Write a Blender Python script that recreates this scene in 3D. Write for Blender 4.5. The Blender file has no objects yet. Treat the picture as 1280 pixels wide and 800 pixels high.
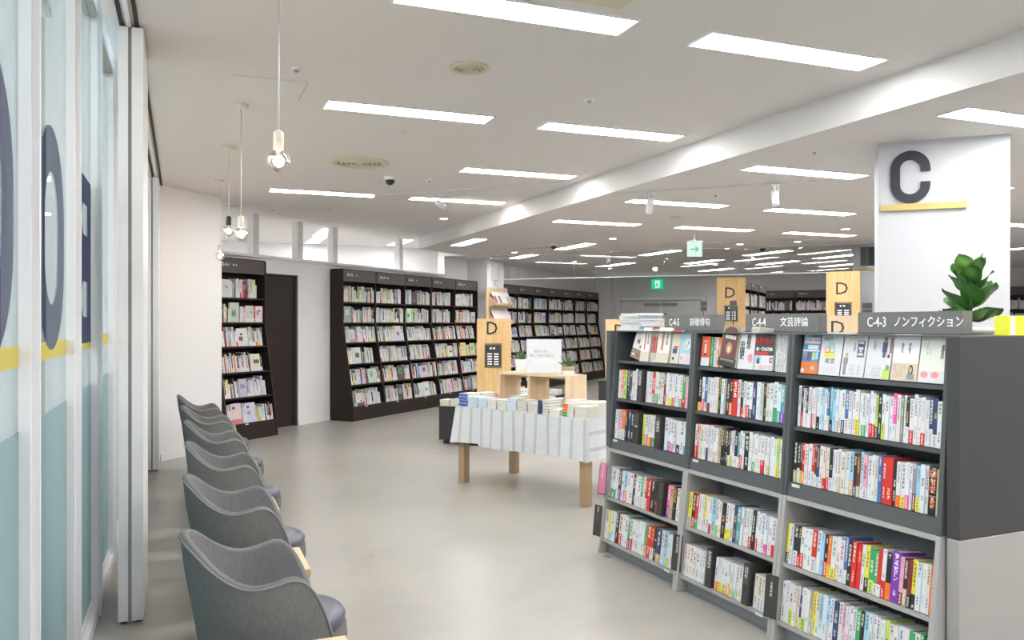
import bpy, math, random
from mathutils import Vector, Matrix
random.seed(7)
C = bpy.context.scene.collection
PI = math.pi
rad = math.radians
# ---------------------------------------------------------------- camera, world, exposure
cam = bpy.data.cameras.new('camera')
cam.sensor_width = 36.0
cam.lens = 1030.0 / 1280.0 * 36.0
cam.shift_y = 4.0 / 1280.0
cam.clip_start = 0.05
cam.clip_end = 100
camo = bpy.data.objects.new('camera', cam)
C.objects.link(camo)
camo.location = (0, 0, 1.5)
camo.rotation_euler = (rad(90), 0, -rad(21.77))
bpy.context.scene.camera = camo
w = bpy.data.worlds.new('world')
bpy.context.scene.world = w
w.use_nodes = True
w.node_tree.nodes['Background'].inputs[0].default_value = (0.80, 0.90, 1.0, 1)
w.node_tree.nodes['Background'].inputs[1].default_value = 1.0
vs = bpy.context.scene.view_settings
vs.view_transform = 'Standard'
vs.look = 'None'
vs.gamma = 1
vs.use_curve_mapping = False
vs.exposure = 0.80
PANEL_E = 19.0      # recessed panel emission
DOWN_E = 25.0

# ---------------------------------------------------------------- materials
MATS = {}
def nt(name):
    m = bpy.data.materials.new(name)
    m.use_nodes = True
    n = m.node_tree
    return m, n, n.nodes['Principled BSDF']
def N(n, typ, **kw):
    x = n.nodes.new(typ)
    for k, v in kw.items():
        if isinstance(k, str) and k.startswith('i_'):
            x.inputs[k[2:]].default_value = v
        else:
            setattr(x, k, v)
    return x
def plain(name, col, rough=0.5, metal=0.0, noise=0.0, nscale=20.0, bump=0.0, bscale=200.0, spec=0.5, stretch=None):
    """a procedural paint: base colour with slight mottling and fine relief"""
    m, n, b = nt(name)
    b.inputs['Roughness'].default_value = rough
    b.inputs['Metallic'].default_value = metal
    b.inputs['Specular IOR Level'].default_value = spec
    tc = N(n, 'ShaderNodeTexCoord')
    mp = N(n, 'ShaderNodeMapping')
    if stretch: mp.inputs['Scale'].default_value = stretch
    n.links.new(tc.outputs['Object'], mp.inputs[0])
    nz = N(n, 'ShaderNodeTexNoise')
    nz.inputs['Scale'].default_value = nscale
    nz.inputs['Detail'].default_value = 4
    n.links.new(mp.outputs[0], nz.inputs['Vector'])
    mx = N(n, 'ShaderNodeMixRGB')
    d = 1 - noise
    mx.inputs[1].default_value = (col[0] * d, col[1] * d, col[2] * d, 1)
    mx.inputs[2].default_value = (min(1, col[0] * (1 + noise)), min(1, col[1] * (1 + noise)), min(1, col[2] * (1 + noise)), 1)
    n.links.new(nz.outputs['Fac'], mx.inputs[0])
    n.links.new(mx.outputs[0], b.inputs['Base Color'])
    if bump:
        n2 = N(n, 'ShaderNodeTexNoise')
        n2.inputs['Scale'].default_value = bscale
        n.links.new(mp.outputs[0], n2.inputs['Vector'])
        bp = N(n, 'ShaderNodeBump')
        bp.inputs['Strength'].default_value = bump
        bp.inputs['Distance'].default_value = 0.002
        n.links.new(n2.outputs['Fac'], bp.inputs['Height'])
        n.links.new(bp.outputs[0], b.inputs['Normal'])
    MATS[name] = m
    return m
def emit(name, col, st):
    m = bpy.data.materials.new(name)
    m.use_nodes = True
    n = m.node_tree
    n.nodes.remove(n.nodes['Principled BSDF'])
    e = N(n, 'ShaderNodeEmission')
    e.inputs[0].default_value = (*col, 1)
    e.inputs[1].default_value = st
    n.links.new(e.outputs[0], n.nodes['Material Output'].inputs[0])
    MATS[name] = m
    return m
def thin_glass(name, tint, refl=1.0, haze=0.0, hazecol=(0.8, 0.9, 0.92)):
    """a single sheet of glass: tinted see-through plus fresnel reflection (and an optional film or painted milky veil)"""
    m = bpy.data.materials.new(name)
    m.use_nodes = True
    n = m.node_tree
    n.nodes.remove(n.nodes['Principled BSDF'])
    tr = N(n, 'ShaderNodeBsdfTransparent'); tr.inputs[0].default_value = (*tint, 1)
    gl = N(n, 'ShaderNodeBsdfGlossy'); gl.inputs['Roughness'].default_value = 0.01
    fr = N(n, 'ShaderNodeFresnel'); fr.inputs[0].default_value = 1.5
    mu = N(n, 'ShaderNodeMath', operation='MULTIPLY'); mu.inputs[1].default_value = refl
    n.links.new(fr.outputs[0], mu.inputs[0])
    base = tr.outputs[0]
    if haze:
        df = N(n, 'ShaderNodeBsdfDiffuse'); df.inputs[0].default_value = (*hazecol, 1)
        tl = N(n, 'ShaderNodeBsdfTranslucent'); tl.inputs[0].default_value = (*hazecol, 1)
        m0 = N(n, 'ShaderNodeMixShader'); m0.inputs[0].default_value = 0.5
        n.links.new(df.outputs[0], m0.inputs[1]); n.links.new(tl.outputs[0], m0.inputs[2])
        m1 = N(n, 'ShaderNodeMixShader'); m1.inputs[0].default_value = haze
        n.links.new(base, m1.inputs[1]); n.links.new(m0.outputs[0], m1.inputs[2])
        base = m1.outputs[0]
    ms = N(n, 'ShaderNodeMixShader')
    n.links.new(mu.outputs[0], ms.inputs[0])
    n.links.new(base, ms.inputs[1])
    n.links.new(gl.outputs[0], ms.inputs[2])
    n.links.new(ms.outputs[0], n.nodes['Material Output'].inputs[0])
    MATS[name] = m
    return m
def wood(name, c1, c2, axis='Z', knots=True, rough=0.5):
    m, n, b = nt(name)
    b.inputs['Roughness'].default_value = rough
    tc = N(n, 'ShaderNodeTexCoord')
    mp = N(n, 'ShaderNodeMapping')
    s = {'Z': (14, 14, 1.2), 'X': (1.2, 14, 14), 'Y': (14, 1.2, 14)}[axis]
    mp.inputs['Scale'].default_value = s
    n.links.new(tc.outputs['Object'], mp.inputs[0])
    nz = N(n, 'ShaderNodeTexNoise'); nz.inputs['Scale'].default_value = 1.6; nz.inputs['Detail'].default_value = 5
    n.links.new(mp.outputs[0], nz.inputs['Vector'])
    cr = N(n, 'ShaderNodeValToRGB')
    cr.color_ramp.elements[0].position = 0.3; cr.color_ramp.elements[0].color = (*c2, 1)
    cr.color_ramp.elements[1].position = 0.65; cr.color_ramp.elements[1].color = (*c1, 1)
    n.links.new(nz.outputs['Fac'], cr.inputs[0])
    out = cr.outputs[0]
    if knots:
        vo = N(n, 'ShaderNodeTexVoronoi'); vo.inputs['Scale'].default_value = 4.5
        n.links.new(tc.outputs['Object'], vo.inputs['Vector'])
        k = N(n, 'ShaderNodeMath', operation='LESS_THAN'); k.inputs[1].default_value = 0.055
        n.links.new(vo.outputs['Distance'], k.inputs[0])
        mx = N(n, 'ShaderNodeMixRGB'); mx.inputs[2].default_value = (0.36, 0.15, 0.05, 1)
        n.links.new(k.outputs[0], mx.inputs[0]); n.links.new(out, mx.inputs[1])
        out = mx.outputs[0]
    n.links.new(out, b.inputs['Base Color'])
    MATS[name] = m
    return m
plain('ceiling_paint', (0.68, 0.655, 0.645), 0.85, noise=0.015, nscale=3, bump=0.15, bscale=600)
plain('wall_paint', (0.75, 0.745, 0.755), 0.8, noise=0.012, nscale=4, bump=0.15, bscale=500)
plain('beam_paint', (0.70, 0.69, 0.69), 0.8, noise=0.012, nscale=4)
plain('column_paint', (0.55, 0.565, 0.60), 0.7, noise=0.01, nscale=3)
plain('white_metal', (0.80, 0.81, 0.84), 0.35, noise=0.01)
plain('grey_channel', (0.36, 0.35, 0.33), 0.5, noise=0.05)
plain('dark_slot', (0.03, 0.03, 0.03), 0.8)
plain('panel_door', (0.74, 0.74, 0.76), 0.5, noise=0.01)
plain('espresso', (0.028, 0.020, 0.017), 0.5, spec=0.25, noise=0.12, nscale=8, stretch=(1, 1, 6))
plain('espresso_trim', (0.08, 0.067, 0.062), 0.5, noise=0.05)
plain('graphite', (0.080, 0.088, 0.096), 0.45, noise=0.06, nscale=60, bump=0.2, bscale=500)
plain('graphite_end', (0.058, 0.058, 0.061), 0.6, spec=0.3, noise=0.08, nscale=90, bump=0.25, bscale=500)
plain('graphite_back', (0.05, 0.056, 0.064), 0.5, noise=0.05)
plain('grey_board', (0.40, 0.395, 0.395), 0.45, noise=0.04, nscale=60, bump=0.15, bscale=500)
plain('grey_end', (0.36, 0.34, 0.335), 0.5, noise=0.05, nscale=5, stretch=(1, 1, 6))
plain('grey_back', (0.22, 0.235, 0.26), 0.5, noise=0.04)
plain('sign_grey', (0.165, 0.165, 0.168), 0.5, noise=0.03)
plain('sign_white', (0.9, 0.9, 0.9), 0.5)
plain('letter_black', (0.035, 0.037, 0.042), 0.5)
plain('letter_navy', (0.018, 0.022, 0.035), 0.5)
plain('gold', (0.55, 0.44, 0.16), 0.45, noise=0.02)
plain('chrome', (0.75, 0.75, 0.76), 0.2, metal=1.0)
plain('cushion_blue', (0.085, 0.085, 0.125), 0.32, noise=0.05, nscale=10, bump=0.25, bscale=300)
plain('felt_grey', (0.20, 0.205, 0.21), 0.95, noise=0.28, nscale=220, bump=0.5, bscale=500, spec=0.1, stretch=(1, 1, 0.12))
plain('felt_base', (0.15, 0.15, 0.145), 0.95, noise=0.25, nscale=260, bump=0.4, bscale=500, spec=0.1)
plain('felt_piping', (0.26, 0.27, 0.275), 0.9, noise=0.1, nscale=200, spec=0.1)
plain('black_plastic', (0.02, 0.02, 0.022), 0.35)
plain('black_low', (0.035, 0.035, 0.037), 0.5, noise=0.05)
plain('socket_ivory', (0.72, 0.68, 0.58), 0.4)
plain('grille_ivory', (0.60, 0.56, 0.42), 0.5)
plain('grille_dark', (0.34, 0.31, 0.22), 0.7)
plain('pages', (0.66, 0.64, 0.60), 0.9, noise=0.08, nscale=12, stretch=(60, 1, 1), spec=0.1)
plain('pages_flat', (0.68, 0.655, 0.58), 0.9, noise=0.08, nscale=12, stretch=(1, 1, 80), spec=0.1)
plain('leaf', (0.045, 0.15, 0.03), 0.38, noise=0.35, nscale=9)
plain('leaf_light', (0.13, 0.30, 0.05), 0.4, noise=0.25, nscale=9)
plain('succulent', (0.10, 0.20, 0.09), 0.5, noise=0.3, nscale=30)
plain('stem', (0.12, 0.08, 0.04), 0.8)
plain('soil', (0.05, 0.035, 0.025), 0.95, noise=0.3, nscale=60)
plain('marble_pot', (0.78, 0.78, 0.78), 0.3, noise=0.12, nscale=14)
plain('basket', (0.40, 0.30, 0.19), 0.8, noise=0.3, nscale=60)
plain('yellow_box', (0.78, 0.80, 0.05), 0.45)
plain('paper', (0.70, 0.72, 0.76), 0.6, noise=0.01)
plain('smoked_plastic', (0.055, 0.052, 0.052), 0.25, noise=0.3, nscale=6)
plain('table_leg_wood', (0.38, 0.26, 0.15), 0.5, noise=0.12, nscale=6, stretch=(8, 8, 1))
plain('orange_ink', (0.80, 0.14, 0.03), 0.4)
plain('red_ink', (0.62, 0.03, 0.03), 0.4)
plain('black_ink', (0.03, 0.03, 0.03), 0.4)
plain('grey_ink', (0.30, 0.30, 0.32), 0.4)
plain('pink_ink', (0.80, 0.30, 0.35), 0.4)
wood('pine', (0.80, 0.55, 0.27), (0.66, 0.41, 0.17))
wood('pine_pale', (0.70, 0.55, 0.38), (0.58, 0.43, 0.27))
wood('plywood', (0.72, 0.58, 0.38), (0.60, 0.45, 0.27), 'Y', knots=False)
emit('panel_glow', (1.0, 0.985, 0.96), PANEL_E)
emit('down_glow', (1.0, 0.95, 0.86), DOWN_E)
emit('filament', (1.0, 0.70, 0.40), 60.0)
emit('exit_white', (0.80, 1.0, 0.93), 0.55)
emit('exit_green', (0.02, 0.62, 0.30), 0.6)
thin_glass('glass_wall', (0.92, 0.98, 0.99), 0.8, 0.22, (0.74, 0.88, 0.92))  # haze paints a bright milky veil into the clear panes
thin_glass('glass_screen', (0.94, 0.95, 0.95), 1.5)
thin_glass('bulb_glass', (0.98, 0.95, 0.90), 0.7)
thin_glass('frosted_film', (0.45, 0.58, 0.62), 0.5, 0.88, (0.42, 0.58, 0.62))
thin_glass('navy_film', (0.05, 0.07, 0.16), 0.28, 0.95, (0.05, 0.08, 0.20))
thin_glass('yellow_film', (0.75, 0.68, 0.2), 0.3, 0.85, (0.78, 0.68, 0.22))
thin_glass('clear_acrylic', (0.9, 0.92, 0.92), 1.2)
# floor: polished resin, beige grey with cloudy wear
def floor_mat():
    m, n, b = nt('floor_resin')
    tc = N(n, 'ShaderNodeTexCoord')
    n1 = N(n, 'ShaderNodeTexNoise'); n1.inputs['Scale'].default_value = 0.9; n1.inputs['Detail'].default_value = 6
    n2 = N(n, 'ShaderNodeTexNoise'); n2.inputs['Scale'].default_value = 5.0; n2.inputs['Detail'].default_value = 6
    n.links.new(tc.outputs['Object'], n1.inputs['Vector']); n.links.new(tc.outputs['Object'], n2.inputs['Vector'])
    cr = N(n, 'ShaderNodeValToRGB')
    cr.color_ramp.elements[0].position = 0.32; cr.color_ramp.elements[0].color = (0.315, 0.30, 0.275, 1)
    cr.color_ramp.elements[1].position = 0.68; cr.color_ramp.elements[1].color = (0.375, 0.357, 0.33, 1)
    n.links.new(n1.outputs['Fac'], cr.inputs[0])
    mx = N(n, 'ShaderNodeMixRGB', blend_type='OVERLAY'); mx.inputs[0].default_value = 0.16
    n.links.new(cr.outputs[0], mx.inputs[1]); n.links.new(n2.outputs['Fac'], mx.inputs[2])
    n.links.new(mx.outputs[0], b.inputs['Base Color'])
    rr = N(n, 'ShaderNodeMapRange'); rr.inputs['To Min'].default_value = 0.22; rr.inputs['To Max'].default_value = 0.42
    n.links.new(n2.outputs['Fac'], rr.inputs['Value']); n.links.new(rr.outputs[0], b.inputs['Roughness'])
    bp = N(n, 'ShaderNodeBump'); bp.inputs['Strength'].default_value = 0.12; bp.inputs['Distance'].default_value = 0.004
    n.links.new(n2.outputs['Fac'], bp.inputs['Height']); n.links.new(bp.outputs[0], b.inputs['Normal'])
    MATS['floor_resin'] = m
floor_mat()
# jackets: colour from the mesh attribute Col; printed glyph-like marks in colour Ink where the UV says so
def jacket_mat():
    m, n, b = nt('jacket')
    a = N(n, 'ShaderNodeAttribute', attribute_name='Col')
    b.inputs['Roughness'].default_value = 0.38
    n.links.new(a.outputs['Color'], b.inputs['Base Color'])
    MATS['jacket'] = m
    m, n, b = nt('jacket_print')
    b.inputs['Roughness'].default_value = 0.38
    a = N(n, 'ShaderNodeAttribute', attribute_name='Col'); k = N(n, 'ShaderNodeAttribute', attribute_name='Ink')
    uv = N(n, 'ShaderNodeUVMap'); uv.uv_map = 'UVMap'
    sp = N(n, 'ShaderNodeSeparateXYZ'); n.links.new(uv.outputs[0], sp.inputs[0])
    def M(op, x, y=None):
        q = N(n, 'ShaderNodeMath', operation=op)
        for i, v in enumerate((x, y)):
            if v is None: continue
            if isinstance(v, (int, float)): q.inputs[i].default_value = v
            else: n.links.new(v, q.inputs[i])
        return q.outputs[0]
    def window(v, lo, hi):
        f = M('FRACT', v)
        return M('MULTIPLY', M('GREATER_THAN', f, lo), M('LESS_THAN', f, hi))
    mask = M('MULTIPLY', window(sp.outputs[0], 0.2, 0.8), window(sp.outputs[1], 0.09, 0.91))
    cb = N(n, 'ShaderNodeCombineXYZ'); n.links.new(M('FLOOR', sp.outputs[0]), cb.inputs[0]); n.links.new(M('FLOOR', M('MULTIPLY', sp.outputs[1], 0.34)), cb.inputs[1])
    wn = N(n, 'ShaderNodeTexWhiteNoise'); wn.noise_dimensions = '2D'; n.links.new(cb.outputs[0], wn.inputs['Vector'])
    mask = M('MULTIPLY', mask, M('GREATER_THAN', wn.outputs['Value'], 0.28))
    nz = N(n, 'ShaderNodeTexNoise'); nz.inputs['Scale'].default_value = 4.2; nz.inputs['Detail'].default_value = 1
    n.links.new(uv.outputs[0], nz.inputs['Vector'])
    mask = M('MULTIPLY', mask, M('GREATER_THAN', nz.outputs['Fac'], 0.49))
    mx = N(n, 'ShaderNodeMixRGB')
    n.links.new(mask, mx.inputs[0]); n.links.new(a.outputs['Color'], mx.inputs[1]); n.links.new(k.outputs['Color'], mx.inputs[2])
    n.links.new(mx.outputs[0], b.inputs['Base Color'])
    MATS['jacket_print'] = m
jacket_mat()
# tablecloth: white cotton with woven grey beige stripes
def cloth_mat():
    m, n, b = nt('striped_cloth')
    b.inputs['Roughness'].default_value = 0.95
    uv = N(n, 'ShaderNodeUVMap'); uv.uv_map = 'UVMap'
    wv = N(n, 'ShaderNodeTexWave', wave_type='BANDS', bands_direction='X')
    wv.inputs['Scale'].default_value = 2.35; wv.inputs['Distortion'].default_value = 0.15
    n.links.new(uv.outputs[0], wv.inputs['Vector'])
    cr = N(n, 'ShaderNodeValToRGB')
    cr.color_ramp.elements[0].position = 0.84; cr.color_ramp.elements[0].color = (0.62, 0.635, 0.67, 1)
    cr.color_ramp.elements[1].position = 0.90; cr.color_ramp.elements[1].color = (0.49, 0.485, 0.48, 1)
    n.links.new(wv.outputs['Fac'], cr.inputs[0])
    nz = N(n, 'ShaderNodeTexNoise'); nz.inputs['Scale'].default_value = 90
    n.links.new(uv.outputs[0], nz.inputs['Vector'])
    mx = N(n, 'ShaderNodeMixRGB', blend_type='OVERLAY'); mx.inputs[0].default_value = 0.25
    n.links.new(cr.outputs[0], mx.inputs[1]); n.links.new(nz.outputs['Fac'], mx.inputs[2])
    n.links.new(mx.outputs[0], b.inputs['Base Color'])
    n2 = N(n, 'ShaderNodeTexNoise'); n2.inputs['Scale'].default_value = 9
    n.links.new(uv.outputs[0], n2.inputs['Vector'])
    bp = N(n, 'ShaderNodeBump'); bp.inputs['Strength'].default_value = 0.6; bp.inputs['Distance'].default_value = 0.02
    n.links.new(n2.outputs['Fac'], bp.inputs['Height']); n.links.new(bp.outputs[0], b.inputs['Normal'])
    MATS['striped_cloth'] = m
cloth_mat()

# ---------------------------------------------------------------- mesh building
class MB:
    def __init__(s):
        s.v = []; s.f = []; s.m = []; s.col = []; s.ink = []; s.uv = []; s.mats = []; s.M = None; s.smooth = []
    def mat(s, name):
        if name not in s.mats: s.mats.append(name)
        return s.mats.index(name)
    def add(s, vs, fs, mat, col=(1, 1, 1), ink=(0, 0, 0), uvs=None, smooth=False):
        b = len(s.v)
        for p in vs:
            p = Vector(p)
            s.v.append(tuple(s.M @ p) if s.M is not None else tuple(p))
        mi = s.mat(mat)
        for i, f in enumerate(fs):
            s.f.append(tuple(b + k for k in f)); s.m.append(mi); s.col.append(col); s.ink.append(ink); s.smooth.append(smooth)
            s.uv.append(uvs[i] if uvs else None)
        return s
    def box(s, x0, x1, y0, y1, z0, z1, mat, col=(1, 1, 1)):
        return s.add([(x0, y0, z0), (x1, y0, z0), (x1, y1, z0), (x0, y1, z0), (x0, y0, z1), (x1, y0, z1), (x1, y1, z1), (x0, y1, z1)],
                     [(0, 3, 2, 1), (4, 5, 6, 7), (0, 1, 5, 4), (1, 2, 6, 5), (2, 3, 7, 6), (3, 0, 4, 7)], mat, col)
    def prism_x(s, prof, x0, x1, mat, col=(1, 1, 1)):
        """profile in (y, z), extruded along x"""
        k = len(prof)
        vs = [(x0, y, z) for y, z in prof] + [(x1, y, z) for y, z in prof]
        fs = [tuple(range(k)), tuple(range(2 * k - 1, k - 1, -1))] + [(i, i + k, (i + 1) % k + k, (i + 1) % k) for i in range(k)]
        return s.add(vs, fs, mat, col)
    def prism_z(s, prof, z0, z1, mat, col=(1, 1, 1)):
        k = len(prof)
        vs = [(x, y, z0) for x, y in prof] + [(x, y, z1) for x, y in prof]
        fs = [tuple(range(k - 1, -1, -1)), tuple(range(k, 2 * k))] + [(i, (i + 1) % k, (i + 1) % k + k, i + k) for i in range(k)]
        return s.add(vs, fs, mat, col)
    def prism_y(s, prof, y0, y1, mat, col=(1, 1, 1)):
        """profile in (x, z) counter-clockwise seen from -y, extruded along y"""
        k = len(prof)
        vs = [(x, y0, z) for x, z in prof] + [(x, y1, z) for x, z in prof]
        fs = [tuple(range(k)), tuple(range(2 * k - 1, k - 1, -1))] + [(i, i + k, (i + 1) % k + k, (i + 1) % k) for i in range(k)]
        return s.add(vs, fs, mat, col)
    def lathe(s, prof, mat, n=24, cx=0, cy=0, cap=True):
        vs = []; fs = []
        for r, z in prof:
            for i in range(n):
                a = 2 * PI * i / n
                vs.append((cx + r * math.cos(a), cy + r * math.sin(a), z))
        for j in range(len(prof) - 1):
            for i in range(n):
                fs.append((j * n + i, j * n + (i + 1) % n, (j + 1) * n + (i + 1) % n, (j + 1) * n + i))
        s.add(vs, fs, mat, smooth=True)
        if cap:
            for j, fl in ((0, True), (len(prof) - 1, False)):
                if prof[j][0] > 1e-4:
                    r = range(n)
                    s.add([vs[j * n + i] for i in range(n)], [tuple(reversed(r)) if fl else tuple(r)], mat)
        return s
    def tube(s, pts, r, mat, n=8):
        pts = [Vector(p) for p in pts]
        vs = []; fs = []
        up = Vector((0, 0, 1))
        for i, p in enumerate(pts):
            d = (pts[min(i + 1, len(pts) - 1)] - pts[max(i - 1, 0)]).normalized()
            a = d.cross(up)
            if a.length < 1e-3: a = Vector((1, 0, 0))
            a.normalize(); b = a.cross(d)
            rr = r[i] if isinstance(r, (list, tuple)) else r
            for k in range(n):
                t = 2 * PI * k / n
                vs.append(p + a * rr * math.cos(t) + b * rr * math.sin(t))
        for i in range(len(pts) - 1):
            for k in range(n):
                fs.append((i * n + k, i * n + (k + 1) % n, (i + 1) * n + (k + 1) % n, (i + 1) * n + k))
        fs.append(tuple(range(n - 1, -1, -1))); fs.append(tuple((len(pts) - 1) * n + k for k in range(n)))
        return s.add(vs, fs, mat, smooth=True)
    def grid(s, P, mat, smooth=True, uvf=None, col=(1, 1, 1)):
        nu = len(P); nv = len(P[0])
        vs = [p for r in P for p in r]
        fs = []; uvs = []
        for i in range(nu - 1):
            for j in range(nv - 1):
                fs.append((i * nv + j, (i + 1) * nv + j, (i + 1) * nv + j + 1, i * nv + j + 1))
                if uvf: uvs.append([uvf(i, j), uvf(i + 1, j), uvf(i + 1, j + 1), uvf(i, j + 1)])
        return s.add(vs, fs, mat, col, uvs=uvs if uvf else None, smooth=smooth)
    def mesh(s, name):
        me = bpy.data.meshes.new(name)
        me.from_pydata(s.v, [], s.f)
        for q in s.mats: me.materials.append(MATS[q])
        me.polygons.foreach_set('material_index', s.m)
        me.polygons.foreach_set('use_smooth', s.smooth)
        if any(q in ('jacket', 'jacket_print') for q in s.mats):
            for an, src in (('Col', s.col), ('Ink', s.ink)):
                at = me.color_attributes.new(an, 'FLOAT_COLOR', 'CORNER')
                d = []
                for f, c in zip(s.f, src): d += [c[0], c[1], c[2], 1.0] * len(f)
                at.data.foreach_set('color', d)
        if any(u is not None for u in s.uv):
            ul = me.uv_layers.new(name='UVMap')
            d = []
            for f, u in zip(s.f, s.uv):
                if u is None: d += [0.0, 0.0] * len(f)
                else:
                    for q in u: d += [q[0], q[1]]
            ul.data.foreach_set('uv', d)
        me.update()
        return me
    def obj(s, name, parent=None, loc=None, rot=None):
        o = bpy.data.objects.new(name, s.mesh(name))
        C.objects.link(o)
        if parent: o.parent = parent
        if loc: o.location = loc
        if rot: o.rotation_euler = rot
        return o
LABELS = {}
def tag(o, label, cat, group=None, kind=None):
    o['label'] = label; o['category'] = cat
    if group: o['group'] = group
    if kind: o['kind'] = kind
    return o
def thing(name, label, cat, loc=(0, 0, 0), rz=0.0, group=None):
    o = bpy.data.objects.new(name, None)
    o.empty_display_size = 0.1
    C.objects.link(o)
    o.location = loc; o.rotation_euler = (0, 0, rz)
    return tag(o, label, cat, group)
def struct(name, mb, parent=None, loc=None, rot=None):
    o = mb.obj(name, parent, loc, rot)
    if parent is None: o['kind'] = 'structure'
    return o
def copy_tree(o, parent=None):
    c = o.copy(); C.objects.link(c)
    if parent: c.parent = parent
    for ch in list(o.children): copy_tree(ch, c)
    return c
def bevel(o, w=0.004, seg=2):
    m = o.modifiers.new('bevel', 'BEVEL'); m.width = w; m.segments = seg; m.limit_method = 'ANGLE'
    return o
TCACHE = {}
def text(s, size, mat, name='lettering', parent=None, loc=(0, 0, 0), rot=(PI / 2, 0, 0), extrude=0.0006, align='CENTER', vertical=False, sx=1.0, bold=0.0, group=None):
    key = (s, size, mat, extrude, align, vertical, bold)
    if key not in TCACHE:
        c = bpy.data.curves.new('lettering', 'FONT')
        c.body = '\n'.join(s) if vertical else s
        c.size = size; c.extrude = extrude; c.align_x = align; c.align_y = 'CENTER'; c.resolution_u = 2; c.offset = bold
        if vertical: c.space_line = 0.82
        t = bpy.data.objects.new('tmp_text', c); C.objects.link(t)
        dg = bpy.context.evaluated_depsgraph_get()
        me = bpy.data.meshes.new_from_object(t.evaluated_get(dg))
        bpy.data.objects.remove(t)
        me.materials.clear(); me.materials.append(MATS[mat])
        TCACHE[key] = me
    o = bpy.data.objects.new(name, TCACHE[key]); C.objects.link(o)
    if parent: o.parent = parent
    o.location = loc; o.rotation_euler = rot; o.scale = (sx, 1, 1)
    return o
def ordn(i):
    return '%d%s' % (i, 'th' if 10 <= i % 100 <= 20 else {1: 'st', 2: 'nd', 3: 'rd'}.get(i % 10, 'th'))

# frame of the long diagonal wall (W): local x runs along the wall away from the camera, local y into the wall
WO = Vector((2.42, 12.56, 0)); WA = rad(42.3)
WX = Vector((math.cos(WA), math.sin(WA), 0)); WY = Vector((-math.sin(WA), math.cos(WA), 0))
def Wp(a, b, z=0.0):
    p = WO + WX * a + WY * b
    return (p.x, p.y, z)

# ---------------------------------------------------------------- the room shell
struct('floor', MB().box(-0.36, 24, -4, 26, -0.1, 0, 'floor_resin'))
ZC, ZL = 3.0, 2.79
xe0, xe1 = 4.03, 3.81     # ceiling step: from (4.03, -4) to (3.81, 13.87)
SC = Wp(1.94, 0)          # not used directly
c_end = (3.81, 13.87)
hi = [(-0.30, -4), (4.13, -4), c_end, Wp(3.46, 0)[:2], Wp(3.46, 0.45)[:2], (6.2, 16.1), (-0.9, 16.1), (-0.9, 9.75), (-0.30, 9.75)]
struct('ceiling', MB().prism_z(hi, ZC, ZC + 0.15, 'ceiling_paint'))
lo = [(4.13, -4), (24, -4), (24, 26), (8, 26), Wp(3.46, 0.6)[:2], Wp(3.46, 0)[:2], c_end]
struct('ceiling_lower', MB().prism_z(lo, ZL, ZC + 0.15, 'ceiling_paint'))
fascia = MB()
def slab_between(mb, p, q, z0, z1, t, mat):
    p = Vector((p[0], p[1], 0)); q = Vector((q[0], q[1], 0)); d = (q - p).normalized(); nn = Vector((-d.y, d.x, 0)) * t
    pts = [p, q, q + nn, p + nn]
    return mb.prism_z([(a.x, a.y) for a in pts], z0, z1, mat)
slab_between(fascia, (4.13, -4), c_end, ZL - 0.004, ZC, 0.012, 'beam_paint')
slab_between(fascia, c_end, Wp(3.46, 0)[:2], ZL - 0.004, ZC, 0.012, 'beam_paint')
struct('trim_ceiling_step', fascia)
struct('trim_step_joint', MB().box(-0.001, 0.001, -0.003, 0.003, ZL, ZC, 'grey_channel'), loc=(3.985, 4.0, 0))
# wall with the clerestory opening on top (diagonal)
wall = MB(); wall.M = Matrix.Translation(WO) @ Matrix.Rotation(WA, 4, 'Z')
wall.box(-3.3, -1.68, 0.45, 0.60, 0, 2.43, 'wall_paint')
wall.box(-1.68, -0.74, 0.45, 0.60, 2.20, 2.43, 'wall_paint')
wall.box(-0.74, 3.46, 0.45, 0.60, 0, 2.43, 'wall_paint')
wall.box(3.46, 12.2, 0.45, 0.60, 0, ZL, 'wall_paint')
wall.box(-3.3, 3.46, 0.40, 0.62, 2.40, 2.44, 'wall_paint')
struct('wall_back', wall)
for i, a in enumerate((-1.63, -0.72, 0.10, 1.95)):
    q = MB(); q.M = wall.M
    q.box(a, a + 0.11, 0.47, 0.58, 2.44, ZC, 'wall_paint')
    struct('trim_clerestory_post' if i == 0 else 'trim_clerestory_post.%03d' % i, q)
# door in the wall
dr = MB(); dr.M = wall.M
dr.box(-1.66, -0.76, 0.50, 0.54, 0.005, 2.19, 'espresso')
door1 = struct('door_1', dr)
q = MB(); q.M = wall.M
q.box(-1.68, -0.74, 0.46, 0.50, 2.185, 2.205, 'espresso_trim'); q.box(-0.765, -0.74, 0.46, 0.56, 0, 2.2, 'espresso_trim'); q.box(-1.70, -1.68, 0.46, 0.56, 0, 2.2, 'espresso_trim')
q.obj('door_frame', door1)
q = MB(); q.M = wall.M
q.tube([(-1.53, 0.50, 0.55), (-1.53, 0.44, 0.55), (-1.53, 0.43, 0.6), (-1.53, 0.43, 1.15), (-1.53, 0.44, 1.2), (-1.53, 0.50, 1.2)], 0.011, 'chrome')
q.obj('pull_handle', door1)
q = MB(); q.M = wall.M
q.tube([(-1.56, 0.50, 1.27), (-1.56, 0.44, 1.27), (-1.50, 0.43, 1.27), (-1.49, 0.43, 1.22)], 0.012, 'chrome')
q.obj('lever', door1)
# beyond-the-clerestory wall
struct('wall_far_room', MB().box(-1.2, 6.2, 16.0, 16.15, 0, ZC, 'wall_paint'))
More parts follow.
